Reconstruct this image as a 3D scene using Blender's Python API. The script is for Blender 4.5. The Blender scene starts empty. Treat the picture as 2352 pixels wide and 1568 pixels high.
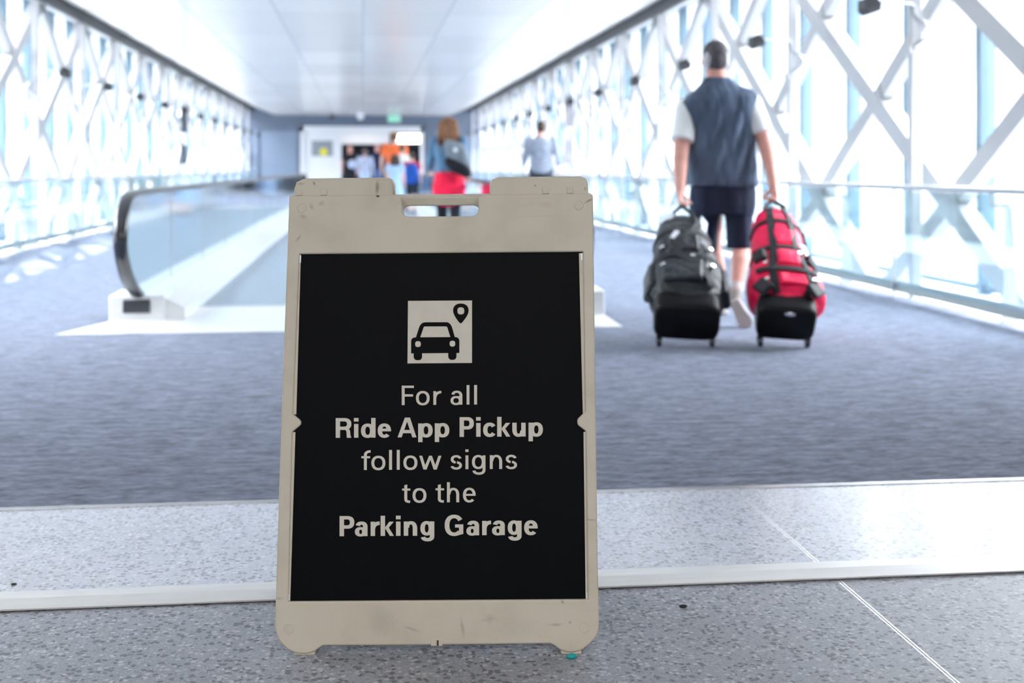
import bpy, bmesh, math, random
from mathutils import Vector, Matrix, Euler
random.seed(7)
PI = math.pi
S = bpy.context.scene
COL = S.collection

# ------------------------------------------------------------------ camera
# the corridor runs along +Y; the camera looks 6.67 degrees to its right, level, lens shifted down
EYE = 0.97
FPX = 2940.0
PSI = math.radians(6.67)
SN, CS = math.sin(PSI), math.cos(PSI)
cam = bpy.data.cameras.new('camera')
cam.lens = 45.0
cam.sensor_width = 36.0
cam.shift_y = -(784 - 386) / 2352.0
cam.clip_end = 2000
cam.dof.use_dof = True
cam.dof.focus_distance = 2.62
cam.dof.aperture_fstop = 3.3
camo = bpy.data.objects.new('camera', cam)
COL.objects.link(camo)
camo.location = (0, 0, EYE)
camo.rotation_euler = (PI / 2, 0, -PSI)
S.camera = camo

# ------------------------------------------------------------------ sky, sun, exposure
world = bpy.data.worlds.new('sky')
S.world = world
world.use_nodes = True
wn = world.node_tree.nodes
wl = world.node_tree.links
bg = wn['Background']
tc = wn.new('ShaderNodeTexCoord')
sx = wn.new('ShaderNodeSeparateXYZ')
wl.new(tc.outputs['Generated'], sx.inputs[0])
rp = wn.new('ShaderNodeValToRGB')
wl.new(sx.outputs['Z'], rp.inputs[0])
rp.color_ramp.elements[0].position = 0.0
rp.color_ramp.elements[0].color = (0.96, 0.98, 1.0, 1)
rp.color_ramp.elements[1].position = 0.75
rp.color_ramp.elements[1].color = (0.90, 0.945, 1.0, 1)
wl.new(rp.outputs[0], bg.inputs['Color'])
mr = wn.new('ShaderNodeMapRange')            # hazy bright sky: paler at the horizon, much brighter overhead
mr.interpolation_type = 'SMOOTHSTEP'
mr.inputs['From Min'].default_value = 0.13
mr.inputs['From Max'].default_value = 0.55
mr.inputs['To Min'].default_value = 1.55
mr.inputs['To Max'].default_value = 28.0
wl.new(sx.outputs['Z'], mr.inputs['Value'])
wl.new(mr.outputs[0], bg.inputs['Strength'])

sun = bpy.data.lights.new('sun', 'SUN')
sun.energy = 20.0
sun.angle = math.radians(0.6)
sun.color = (1.0, 0.95, 0.88)
suno = bpy.data.objects.new('sun', sun)
COL.objects.link(suno)
el = math.radians(29)
sd = Vector((0.36 * math.cos(el), -0.93 * math.cos(el), -math.sin(el)))
suno.rotation_euler = sd.to_track_quat('-Z', 'Y').to_euler()
suno.location = (-30, 60, 40)

# warm room lighting of the hall behind the camera: unseen lamps put in its ceiling to light the sign
def unseen_hall_lamp(x, y, w, d, power):
    l = bpy.data.lights.new('unseen_hall_lamp', 'AREA')
    l.shape = 'RECTANGLE'
    l.size, l.size_y = w, d
    l.energy = power
    l.color = (1.0, 0.95, 0.88)
    o = bpy.data.objects.new('unseen_hall_lamp', l)
    COL.objects.link(o)
    o.location = (x, y, 3.08)
    return o
for hx in (-2.4, 0.0, 2.4):
    unseen_hall_lamp(hx, -3.2, 1.2, 1.2, 54)
    unseen_hall_lamp(hx, -0.6, 1.2, 0.6, 14)

S.view_settings.view_transform = 'Standard'
S.view_settings.look = 'None'
S.view_settings.gamma = 1.0
S.view_settings.use_curve_mapping = False
S.view_settings.exposure = 0.75

# ------------------------------------------------------------------ helpers
def W(x, d, z=0.0):
    """metres right of / ahead of the camera -> corridor coordinates"""
    return Vector((d * SN + x * CS, d * CS - x * SN, z))

class MB:
    def __init__(self):
        self.v, self.f, self.m = [], [], []
    def add(self, vs, fs, mi=0, M=None):
        o = len(self.v)
        self.v += [tuple((M @ Vector(p)) if M else p) for p in vs]
        self.f += [tuple(i + o for i in f) for f in fs]
        self.m += [mi] * len(fs)
        return self
    def box(self, c, s, mi=0, M=None):
        x, y, z = c
        a, b, h = s[0] / 2, s[1] / 2, s[2] / 2
        vs = [(x + i * a, y + j * b, z + k * h) for i in (-1, 1) for j in (-1, 1) for k in (-1, 1)]
        fs = [(0, 1, 3, 2), (4, 6, 7, 5), (0, 4, 5, 1), (2, 3, 7, 6), (0, 2, 6, 4), (1, 5, 7, 3)]
        return self.add(vs, fs, mi, M)
    def bb(self, x0, x1, y0, y1, z0, z1, mi=0):
        return self.box(((x0 + x1) / 2, (y0 + y1) / 2, (z0 + z1) / 2), (abs(x1 - x0), abs(y1 - y0), abs(z1 - z0)), mi)
    def beam(self, p, q, w, h, up=(0, 0, 1), mi=0):
        p, q = Vector(p), Vector(q)
        t = (q - p)
        L = t.length
        t.normalize()
        u = Vector(up)
        s = t.cross(u).normalized()
        n = s.cross(t).normalized()
        M = Matrix((s, t, n)).transposed().to_4x4()
        M.translation = (p + q) / 2
        return self.box((0, 0, 0), (w, L, h), mi, M)
    def loft(self, rings, cap=True, mi=0, closed=True):
        n = len(rings[0])
        vs = [p for r in rings for p in r]
        fs = []
        for i in range(len(rings) - 1):
            for j in range(n if closed else n - 1):
                k = (j + 1) % n
                fs.append((i * n + j, i * n + k, (i + 1) * n + k, (i + 1) * n + j))
        if cap:
            fs.append(tuple(range(n))[::-1])
            fs.append(tuple(range((len(rings) - 1) * n, len(rings) * n)))
        return self.add(vs, fs, mi)
    def tube(self, pts, r, n=10, mi=0, cap=True):
        P = [Vector(p) for p in pts]
        R = r if isinstance(r, (list, tuple)) else [r] * len(P)
        rings = []
        prev = None
        for i, p in enumerate(P):
            t = (P[min(i + 1, len(P) - 1)] - P[max(i - 1, 0)]).normalized()
            if prev is None:
                a = Vector((0, 0, 1)) if abs(t.z) < 0.9 else Vector((1, 0, 0))
                u = t.cross(a).normalized()
            else:
                u = (prev - t * prev.dot(t)).normalized()
            prev = u
            w = t.cross(u)
            rings.append([tuple(p + (u * math.cos(2 * PI * j / n) + w * math.sin(2 * PI * j / n)) * R[i]) for j in range(n)])
        return self.loft(rings, cap, mi)
    def ball(self, c, r, n=14, mi=0, M=None):
        rx, ry, rz = r if isinstance(r, (list, tuple)) else (r, r, r)
        m = n // 2 + 1
        vs, fs = [], []
        for i in range(m):
            a = PI * i / (m - 1)
            for j in range(n):
                b = 2 * PI * j / n
                vs.append((c[0] + rx * math.sin(a) * math.cos(b), c[1] + ry * math.sin(a) * math.sin(b), c[2] + rz * math.cos(a)))
        for i in range(m - 1):
            for j in range(n):
                k = (j + 1) % n
                fs.append((i * n + j, (i + 1) * n + j, (i + 1) * n + k, i * n + k))
        return self.add(vs, fs, mi, M)
    def chain(self, pts, radii, balls=True, n=14, ends=True):
        """tapering limb through joints"""
        for i in range(len(pts) - 1):
            self.tube([pts[i], pts[i + 1]], [radii[i], radii[i + 1]], n)
        if balls:
            for i, (p, r) in enumerate(zip(pts, radii)):
                if ends or 0 < i < len(pts) - 1 or i == 0:
                    self.ball(p, r, n)
        return self
    def prism(self, poly, y0, y1, mi=0):
        """polygon in the x-z plane extruded along y"""
        n = len(poly)
        vs = [(a, y0, b) for a, b in poly] + [(a, y1, b) for a, b in poly]
        fs = [tuple(range(n)), tuple(range(n, 2 * n))[::-1]]
        fs += [(i, (i + 1) % n, n + (i + 1) % n, n + i) for i in range(n)]
        return self.add(vs, fs, mi)
    def mesh(self, name, mats, smooth=None):
        me = bpy.data.meshes.new(name)
        me.from_pydata(self.v, [], self.f)
        for m in (mats if isinstance(mats, (list, tuple)) else [mats]):
            me.materials.append(m)
        me.polygons.foreach_set('material_index', self.m)
        bm = bmesh.new()
        bm.from_mesh(me)
        bmesh.ops.remove_doubles(bm, verts=bm.verts, dist=1e-6)
        bmesh.ops.recalc_face_normals(bm, faces=bm.faces)
        bm.to_mesh(me)
        bm.free()
        if smooth is not None:
            me.shade_smooth()
            if smooth < 180:
                me.set_sharp_from_angle(angle=math.radians(smooth))
        return me
    def obj(self, name, mats, parent=None, smooth=None, bevel=0.0):
        o = bpy.data.objects.new(name, self.mesh(name, mats, smooth))
        COL.objects.link(o)
        if parent:
            o.parent = parent
        if bevel:
            b = o.modifiers.new('bevel', 'BEVEL')
            b.width = bevel
            b.segments = 3
            b.limit_method = 'ANGLE'
            b.angle_limit = math.radians(40)
            b.harden_normals = False
        return o
    def solid(self, name, mat, parent=None, voxel=0.01, smooth_it=4):
        """overlapping closed shapes fused into one continuous smooth skin"""
        me = self.mesh(name, mat)
        o = bpy.data.objects.new(name, me)
        COL.objects.link(o)
        r = o.modifiers.new('r', 'REMESH')
        r.mode = 'VOXEL'
        r.voxel_size = voxel
        r.use_smooth_shade = True
        s = o.modifiers.new('s', 'SMOOTH')
        s.factor = 0.5
        s.iterations = smooth_it
        dg = bpy.context.evaluated_depsgraph_get()
        nm = bpy.data.meshes.new_from_object(o.evaluated_get(dg))
        o.modifiers.clear()
        o.data = nm
        nm.name = name
        bpy.data.meshes.remove(me)
        nm.materials.clear()
        nm.materials.append(mat)
        nm.shade_smooth()
        if parent:
            o.parent = parent
        return o

def tag(o, label=None, cat=None, group=None, kind=None):
    if label: o['label'] = label
    if cat: o['category'] = cat
    if group: o['group'] = group
    if kind: o['kind'] = kind
    return o
def empty(name, loc, rz=0.0, label=None, cat=None, group=None, kind=None):
    o = bpy.data.objects.new(name, None)
    o.empty_display_size = 0.1
    COL.objects.link(o)
    o.location = loc
    o.rotation_euler = (0, 0, rz)
    return tag(o, label, cat, group, kind)
def copy_tree(o, parent=None):
    c = o.copy()
    COL.objects.link(c)
    if parent: c.parent = parent
    for ch in list(o.children):
        copy_tree(ch, c)
    return c
def setting(o, label=None):
    o['kind'] = 'structure'
    if label: o['label'] = label
    o['category'] = o.name.split('_')[0].split('.')[0]
    return o

# ------------------------------------------------------------------ materials
def mat(name, col, rough=0.5, metal=0.0, spec=0.5, **kw):
    m = bpy.data.materials.new(name)
    m.use_nodes = True
    b = m.node_tree.nodes['Principled BSDF']
    b.inputs['Base Color'].default_value = (*col, 1)
    b.inputs['Roughness'].default_value = rough
    b.inputs['Metallic'].default_value = metal
    b.inputs['Specular IOR Level'].default_value = spec
    for k, v in kw.items():
        b.inputs[k].default_value = v
    return m
def N(m, t): return m.node_tree.nodes.new(t)
def L(m, a, b): m.node_tree.links.new(a, b)
def B(m): return m.node_tree.nodes['Principled BSDF']
def ramp(m, stops, mode='LINEAR'):
    r = N(m, 'ShaderNodeValToRGB')
    r.color_ramp.interpolation = mode
    e = r.color_ramp.elements
    while len(e) < len(stops): e.new(0.5)
    for k, (p, c) in zip(e, stops):
        k.position = p
        k.color = (*c, 1) if len(c) == 3 else c
    return r
def noisy(m, scale, amount, detail=3, stretch=(1, 1, 1), bump=0.0, dist=0.002):
    """mottle the base colour a little and optionally bump it"""
    b = B(m)
    col = b.inputs['Base Color'].default_value[:3]
    t = N(m, 'ShaderNodeTexCoord')
    mp = N(m, 'ShaderNodeMapping')
    mp.inputs['Scale'].default_value = stretch
    L(m, t.outputs['Object'], mp.inputs[0])
    n = N(m, 'ShaderNodeTexNoise')
    n.inputs['Scale'].default_value = scale
    n.inputs['Detail'].default_value = detail
    L(m, mp.outputs[0], n.inputs['Vector'])
    r = ramp(m, [(0.3, tuple(c * (1 - amount) for c in col)), (0.7, tuple(min(1, c * (1 + amount)) for c in col))])
    L(m, n.outputs[0], r.inputs[0])
    L(m, r.outputs[0], b.inputs['Base Color'])
    if bump:
        bp = N(m, 'ShaderNodeBump')
        bp.inputs['Strength'].default_value = bump
        bp.inputs['Distance'].default_value = dist
        L(m, n.outputs[0], bp.inputs['Height'])
        L(m, bp.outputs[0], b.inputs['Normal'])
    return m
def glass_mat(name, tint, rough=0.02, refl=1.0, body=None):
    """thin clear pane: see-through with a mirror reflection that grows at grazing angles"""
    m = bpy.data.materials.new(name)
    m.use_nodes = True
    nt = m.node_tree
    nt.nodes.remove(nt.nodes['Principled BSDF'])
    out = nt.nodes['Material Output']
    tr = N(m, 'ShaderNodeBsdfTransparent'); tr.inputs[0].default_value = (*tint, 1)
    gl = N(m, 'ShaderNodeBsdfGlossy'); gl.inputs['Roughness'].default_value = rough
    gl.inputs[0].default_value = (0.9, 0.97, 1.0, 1)
    fr = N(m, 'ShaderNodeFresnel'); fr.inputs[0].default_value = 1.5
    mu = N(m, 'ShaderNodeMath'); mu.operation = 'MULTIPLY'; mu.inputs[1].default_value = refl
    mu.use_clamp = True
    mx = N(m, 'ShaderNodeMixShader')
    L(m, fr.outputs[0], mu.inputs[0]); L(m, mu.outputs[0], mx.inputs[0])
    L(m, tr.outputs[0], mx.inputs[1]); L(m, gl.outputs[0], mx.inputs[2])
    L(m, mx.outputs[0], out.inputs[0])
    return m

M = {}
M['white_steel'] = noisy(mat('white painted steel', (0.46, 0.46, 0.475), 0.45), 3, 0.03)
M['joint'] = mat('dark gasket', (0.10, 0.085, 0.075), 0.7)
M['mullion'] = mat('blue grey aluminium', (0.09, 0.145, 0.19), 0.4, 0.2)
M['fascia'] = mat('dark grey fascia', (0.035, 0.038, 0.045), 0.5)
M['steel'] = noisy(mat('brushed steel', (0.62, 0.63, 0.64), 0.3, 0.9), 6, 0.06, stretch=(40, 1, 1))
M['alu'] = noisy(mat('scuffed aluminium', (0.80, 0.81, 0.83), 0.26, 0.85), 9, 0.07, stretch=(0.4, 14, 14), bump=0.06)
M['bright_alu'] = noisy(mat('pale satin aluminium', (0.74, 0.75, 0.76), 0.33, 0.3), 5, 0.04, stretch=(1, 12, 12))
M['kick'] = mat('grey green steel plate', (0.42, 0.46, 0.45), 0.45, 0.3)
M['black_metal'] = mat('black lamp metal', (0.018, 0.02, 0.026), 0.5)
M['pane'] = glass_mat('window glass', (0.985, 0.99, 0.995), refl=0.4)
M['bal_glass'] = glass_mat('balustrade glass', (0.80, 0.92, 0.97), rough=0.07, refl=2.2)
M['rail_glass'] = glass_mat('railing glass', (0.93, 0.97, 0.98), refl=0.5)
M['rubber'] = mat('black handrail rubber', (0.020, 0.023, 0.032), 0.22, 0.0, 0.9)
M['blue_wall'] = mat('blue grey wall paint', (0.125, 0.155, 0.215), 0.55)
M['blue_door'] = mat('lighter blue grey panel', (0.20, 0.255, 0.345), 0.5)
M['white_paint'] = mat('white paint', (0.82, 0.83, 0.85), 0.4)
M['hall_wall'] = mat('warm hall wall', (0.50, 0.45, 0.38), 0.8)
M['hall_ceiling'] = mat('hall ceiling', (0.62, 0.58, 0.52), 0.8)
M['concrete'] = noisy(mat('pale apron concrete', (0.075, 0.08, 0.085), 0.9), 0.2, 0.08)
M['belt'] = noisy(mat('grey pallet belt', (0.30, 0.36, 0.43), 0.4, 0.4), 2, 0.05, stretch=(60, 0.2, 1))
M['skin'] = noisy(mat('skin', (0.68, 0.36, 0.30), 0.5, spec=0.35, **{'Subsurface Weight': 0.08, 'Subsurface Radius': (0.02, 0.008, 0.004)}), 18, 0.08)
M['skin_pale'] = mat('pale skin', (0.75, 0.48, 0.40), 0.5, spec=0.3)
M['eye'] = mat('eye', (0.75, 0.74, 0.72), 0.2)

# ceiling: satin white metal panels with seams
m = M['ceiling'] = mat('satin white ceiling panels', (0.66, 0.68, 0.72), 0.22, 0.0, 0.6)
t = N(m, 'ShaderNodeTexCoord')
sp_ = N(m, 'ShaderNodeSeparateXYZ'); L(m, t.outputs['Object'], sp_.inputs[0])
def seam(axis, pitch, width):
    a = N(m, 'ShaderNodeMath'); a.operation = 'MULTIPLY'; a.inputs[1].default_value = 1 / pitch
    L(m, sp_.outputs[axis], a.inputs[0])
    f = N(m, 'ShaderNodeMath'); f.operation = 'FRACT'; L(m, a.outputs[0], f.inputs[0])
    c = N(m, 'ShaderNodeMath'); c.operation = 'LESS_THAN'; c.inputs[1].default_value = width / pitch
    L(m, f.outputs[0], c.inputs[0])
    return c
s1, s2 = seam('X', 1.08, 0.018), seam('Y', 2.74, 0.02)
mxx = N(m, 'ShaderNodeMath'); mxx.operation = 'MAXIMUM'
L(m, s1.outputs[0], mxx.inputs[0]); L(m, s2.outputs[0], mxx.inputs[1])
wv = N(m, 'ShaderNodeTexWhiteNoise'); wv.noise_dimensions = '2D'
fl = N(m, 'ShaderNodeVectorMath'); fl.operation = 'FLOOR'
mpc = N(m, 'ShaderNodeMapping'); mpc.inputs['Scale'].default_value = (1 / 1.08, 1 / 2.74, 0)
L(m, t.outputs['Object'], mpc.inputs[0]); L(m, mpc.outputs[0], fl.inputs[0]); L(m, fl.outputs[0], wv.inputs['Vector'])
rc = ramp(m, [(0, (0.78, 0.735, 0.685)), (1, (0.88, 0.835, 0.785))]); L(m, wv.outputs[0], rc.inputs[0])
mix = N(m, 'ShaderNodeMix'); mix.data_type = 'RGBA'
L(m, mxx.outputs[0], mix.inputs[0]); L(m, rc.outputs[0], mix.inputs[6]); mix.inputs[7].default_value = (0.5, 0.52, 0.56, 1)
L(m, mix.outputs[2], B(m).inputs['Base Color'])

# terrazzo: grey cement with dark and pale stone chips, polished
def terrazzo(name, lift, contrast, rough, spec):
    m = mat(name, (0.3, 0.3, 0.3), rough, 0.0, spec)
    t = N(m, 'ShaderNodeTexCoord')
    nz = N(m, 'ShaderNodeTexNoise'); nz.inputs['Scale'].default_value = 60; nz.inputs['Detail'].default_value = 1
    L(m, t.outputs['Object'], nz.inputs['Vector'])
    addv = N(m, 'ShaderNodeVectorMath'); addv.operation = 'MULTIPLY_ADD'
    addv.inputs[1].default_value = (0.012, 0.012, 0.0); L(m, nz.outputs['Color'], addv.inputs[0]); L(m, t.outputs['Object'], addv.inputs[2])
    def chips(scale, lo, hi, size):
        v = N(m, 'ShaderNodeTexVoronoi'); v.voronoi_dimensions = '2D'
        v.inputs['Scale'].default_value = scale
        L(m, addv.outputs[0], v.inputs['Vector'])
        sc = N(m, 'ShaderNodeSeparateColor'); L(m, v.outputs['Color'], sc.inputs[0])
        a = N(m, 'ShaderNodeMath'); a.operation = 'COMPARE'; a.inputs[1].default_value = (lo + hi) / 2; a.inputs[2].default_value = (hi - lo) / 2
        L(m, sc.outputs[0], a.inputs[0])
        d = N(m, 'ShaderNodeMath'); d.operation = 'LESS_THAN'; d.inputs[1].default_value = size
        L(m, v.outputs['Distance'], d.inputs[0])
        q = N(m, 'ShaderNodeMath'); q.operation = 'MULTIPLY'
        L(m, a.outputs[0], q.inputs[0]); L(m, d.outputs[0], q.inputs[1])
        return q, sc
    big = N(m, 'ShaderNodeTexNoise'); big.inputs['Scale'].default_value = 1.3; big.inputs['Detail'].default_value = 4
    L(m, t.outputs['Object'], big.inputs['Vector'])
    base = ramp(m, [(0.3, (0.212 * lift, 0.230 * lift, 0.272 * lift)), (0.7, (0.256 * lift, 0.278 * lift, 0.325 * lift))]); L(m, big.outputs[0], base.inputs[0])
    cur = base.outputs[0]
    for scale, lo, hi, size, c in ((170, 0.0, 0.33, 0.42, (0.40, 0.39, 0.39)), (150, 0.4, 0.62, 0.4, (0.15, 0.15, 0.16)), (80, 0.0, 0.22, 0.42, (0.045, 0.045, 0.05)),
                                   (85, 0.5, 0.68, 0.40, (0.50, 0.49, 0.47)), (60, 0.85, 0.95, 0.40, (0.075, 0.08, 0.095))):
        q, _ = chips(scale, lo, hi, size)
        mx = N(m, 'ShaderNodeMix'); mx.data_type = 'RGBA'
        L(m, q.outputs[0], mx.inputs[0]); L(m, cur, mx.inputs[6]); mx.inputs[7].default_value = (*[t_ * (0.26 * lift * (1 - contrast) + q_ * contrast * lift ** 0.7) for q_, t_ in zip(c, (0.94, 1.0, 1.14))], 1)
        cur = mx.outputs[2]
    L(m, cur, B(m).inputs['Base Color'])
    return m
M['terrazzo'] = terrazzo('polished terrazzo', 1.38, 0.62, 0.38, 0.2)
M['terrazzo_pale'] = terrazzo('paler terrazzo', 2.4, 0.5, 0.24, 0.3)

# carpet: dark blue grey loop pile with cross streaks
m = M['carpet'] = mat('blue grey carpet', (0.06, 0.065, 0.085), 0.95, 0.0, 0.15, **{'Sheen Weight': 0.1, 'Sheen Roughness': 0.6})
B(m).inputs['Sheen Tint'].default_value = (0.72, 0.80, 1.0, 1)
t = N(m, 'ShaderNodeTexCoord')
def tx(scale, stretch, detail):
    mp = N(m, 'ShaderNodeMapping'); mp.inputs['Scale'].default_value = stretch
    L(m, t.outputs['Object'], mp.inputs[0])
    n = N(m, 'ShaderNodeTexNoise'); n.inputs['Scale'].default_value = scale; n.inputs['Detail'].default_value = detail
    L(m, mp.outputs[0], n.inputs['Vector'])
    return n
n1, n2 = tx(11, (0.7, 2.0, 1), 6), tx(70, (0.4, 1.5, 1), 3)
mxn = N(m, 'ShaderNodeMath'); mxn.operation = 'ADD'
L(m, n1.outputs[0], mxn.inputs[0]); L(m, n2.outputs[0], mxn.inputs[1])
r = ramp(m, [(0.38, (0.055, 0.061, 0.086)), (0.5, (0.120, 0.136, 0.188)), (0.62, (0.20, 0.225, 0.30))])
hf = N(m, 'ShaderNodeMath'); hf.operation = 'MULTIPLY'; hf.inputs[1].default_value = 0.5
L(m, mxn.outputs[0], hf.inputs[0]); L(m, hf.outputs[0], r.inputs[0]); L(m, r.outputs[0], B(m).inputs['Base Color'])
bp = N(m, 'ShaderNodeBump'); bp.inputs['Strength'].default_value = 0.5; bp.inputs['Distance'].default_value = 0.004
L(m, n2.outputs[0], bp.inputs['Height']); L(m, bp.outputs[0], B(m).inputs['Normal'])

# sign plastic: warm off-white, orange-peel texture, scuffs with shapes of their own
def plastic(name, scuffs):
    m = mat(name, (0.60, 0.555, 0.475), 0.55, 0.0, 0.35)
    t = N(m, 'ShaderNodeTexCoord')
    n = N(m, 'ShaderNodeTexNoise'); n.inputs['Scale'].default_value = 700; n.inputs['Detail'].default_value = 2
    L(m, t.outputs['Object'], n.inputs['Vector'])
    bp = N(m, 'ShaderNodeBump'); bp.inputs['Strength'].default_value = 0.25; bp.inputs['Distance'].default_value = 0.0006
    L(m, n.outputs[0], bp.inputs['Height']); L(m, bp.outputs[0], B(m).inputs['Normal'])
    g = N(m, 'ShaderNodeTexNoise'); g.inputs['Scale'].default_value = 9; g.inputs['Detail'].default_value = 6
    L(m, t.outputs['Object'], g.inputs['Vector'])
    r = ramp(m, [(0.30, (0.56, 0.525, 0.455)), (0.5, (0.63, 0.595, 0.52)), (0.72, (0.655, 0.62, 0.55))])
    L(m, g.outputs[0], r.inputs[0])
    cur = r.outputs[0]
    j = N(m, 'ShaderNodeTexNoise'); j.inputs['Scale'].default_value = 130; j.inputs['Detail'].default_value = 3
    L(m, t.outputs['Object'], j.inputs['Vector'])
    for (x, z, a, b, ang, k) in scuffs:
        mp = N(m, 'ShaderNodeMapping'); mp.vector_type = 'TEXTURE'
        mp.inputs['Location'].default_value = (x, 0, z)
        mp.inputs['Rotation'].default_value = (0, ang, 0)
        mp.inputs['Scale'].default_value = (a * 1.15, 100, b * 1.15)
        L(m, t.outputs['Object'], mp.inputs[0])
        ln = N(m, 'ShaderNodeVectorMath'); ln.operation = 'LENGTH'; L(m, mp.outputs[0], ln.inputs[0])
        ad = N(m, 'ShaderNodeMath'); ad.operation = 'MULTIPLY_ADD'; ad.inputs[1].default_value = 1.6
        L(m, j.outputs[0], ad.inputs[0]); L(m, ln.outputs['Value'], ad.inputs[2])
        rr = ramp(m, [(0.0, (k, k, k)), (0.6, (0, 0, 0))])
        sb = N(m, 'ShaderNodeMath'); sb.operation = 'MULTIPLY_ADD'; sb.inputs[1].default_value = 0.34; sb.inputs[2].default_value = -0.17
        L(m, ad.outputs[0], sb.inputs[0]); L(m, sb.outputs[0], rr.inputs[0])
        mx = N(m, 'ShaderNodeMix'); mx.data_type = 'RGBA'
        L(m, rr.outputs[0], mx.inputs[0]); L(m, cur, mx.inputs[6]); mx.inputs[7].default_value = (0.06, 0.055, 0.05, 1)
        cur = mx.outputs[2]
    L(m, cur, B(m).inputs['Base Color'])
    return m
m = M['poster'] = mat('black corrugated plastic', (0.0014, 0.0024, 0.0045), 0.5, 0.0, 0.08)
t = N(m, 'ShaderNodeTexCoord')
wvv = N(m, 'ShaderNodeTexWave'); wvv.bands_direction = 'X'; wvv.inputs['Scale'].default_value = 62; wvv.inputs['Distortion'].default_value = 0.0
L(m, t.outputs['Object'], wvv.inputs['Vector'])
bp = N(m, 'ShaderNodeBump'); bp.inputs['Strength'].default_value = 0.12; bp.inputs['Distance'].default_value = 0.0008
L(m, wvv.outputs[0], bp.inputs['Height']); L(m, bp.outputs[0], B(m).inputs['Normal'])
M['vinyl'] = noisy(mat('off white vinyl lettering', (0.68, 0.66, 0.61), 0.6, spec=0.3), 40, 0.03)
M['vinyl_black'] = mat('black vinyl', (0.0014, 0.0024, 0.0045), 0.5, 0.0, 0.08)
M['cover_glint'] = mat('clear cover glint', (0.75, 0.78, 0.8), 0.12)  # pale colour stands in for glints on the clear cover
M['dark_rod'] = mat('dark rod', (0.03, 0.03, 0.03), 0.5)
M['teal'] = mat('teal glass', (0.01, 0.55, 0.58), 0.08, 0.0, 0.6, **{'Transmission Weight': 0.3, 'IOR': 1.45})
M['debris'] = mat('dark crumb', (0.03, 0.03, 0.03), 0.7)

# ------------------------------------------------------------------ setting: floors
PER = 2.74                       # truss bay
Y0, YE = 3.765, 48.4             # carpet edge, end wall
WALLX = 4.08
def slab(name, x0, x1, y0, y1, z0, z1, mt, label):
    return setting(MB().bb(x0, x1, y0, y1, z0, z1).obj(name, mt), label)
slab('floor', -6, 6, -8, 2.96, -0.3, 0.0, M['terrazzo'], 'polished grey terrazzo floor in the foreground')
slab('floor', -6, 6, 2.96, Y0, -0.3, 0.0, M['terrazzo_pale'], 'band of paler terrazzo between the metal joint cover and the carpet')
slab('floor', -WALLX, WALLX, Y0 + 0.022, YE, -0.3, 0.0, M['carpet'], 'blue grey carpet running down the glass walkway')
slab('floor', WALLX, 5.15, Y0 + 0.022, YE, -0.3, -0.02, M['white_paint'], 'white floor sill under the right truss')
slab('floor', -5.15, -WALLX, Y0 + 0.022, YE, -0.3, -0.02, M['kick'], 'grey floor sill under the left truss')  # greyed to dim sunlight bounced up onto the left braces
# carpet edge trim: two thin metal bars with a groove
setting(MB().bb(-5.15, 5.15, Y0 + 0.001, Y0 + 0.008, -0.05, 0.003).bb(-5.15, 5.15, Y0 + 0.008, Y0 + 0.014, -0.05, -0.004, 1)
        .bb(-5.15, 5.15, Y0 + 0.014, Y0 + 0.022, -0.05, 0.004).obj('trim_1', [M['alu'], M['joint']]), 'thin metal edging where carpet meets terrazzo')
# raised expansion joint cover across the terrazzo
pr = [(2.905, 0.003), (2.905, 0.0065), (2.960, 0.0125), (3.008, 0.0125), (3.014, 0.009), (3.014, 0.0005), (2.93, 0.0005)]
jc = MB().add([(-6, y, z) for y, z in pr] + [(6, y, z) for y, z in pr],
              [tuple(range(7)), tuple(range(7, 14))[::-1]] + [(i, (i + 1) % 7, 7 + (i + 1) % 7, 7 + i) for i in range(7)])
setting(jc.obj('trim_2', M['bright_alu']), 'raised metal joint cover crossing the terrazzo floor')
setting(MB().bb(1.108, 1.1115, -8, 2.93, 0.0, 0.0006).bb(1.1155, 1.119, -8, 2.93, 0.0, 0.0006)
        .bb(1.108, 1.1115, 3.0, Y0, 0.0, 0.0006).bb(1.1155, 1.119, 3.0, Y0, 0.0, 0.0006).obj('trim_3', M['alu']), 'thin double metal divider strip set in the terrazzo')
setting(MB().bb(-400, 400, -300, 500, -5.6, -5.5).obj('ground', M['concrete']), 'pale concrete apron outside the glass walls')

# ------------------------------------------------------------------ setting: ceiling and roof
cz, cx, ez, exx = 2.945, 3.25, 3.27, 4.05
cs = [(-exx, ez), (-cx, cz), (cx, cz), (exx, ez), (exx, ez + 0.02), (cx, cz + 0.03), (-cx, cz + 0.03), (-exx, ez + 0.02)]
YS = 4.4
ce = MB().add([(x, YS, z) for x, z in cs] + [(x, YE, z) for x, z in cs],
              [(0, 1, 6, 7), (1, 2, 5, 6), (2, 3, 4, 5), (8, 15, 14, 9), (9, 14, 13, 10), (10, 13, 12, 11)] + [(i, (i + 1) % 8, 8 + (i + 1) % 8, 8 + i) for i in range(8)])
setting(ce.obj('ceiling', M['ceiling']), 'satin white panel ceiling with sloping edges')
for sgn, nm in ((-1, 'trim_4'), (1, 'trim_5')):
    setting(MB().bb(sgn * exx, sgn * (exx + 0.05), YS, YE, 3.095, ez + 0.02).obj(nm, M['fascia']), 'dark fascia along the %s ceiling edge' % ('left' if sgn < 0 else 'right'))
setting(MB().bb(-5.35, 5.35, YS, YE, 3.62, 3.8).obj('roof', M['white_paint']), 'flat white roof over the walkway')

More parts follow.
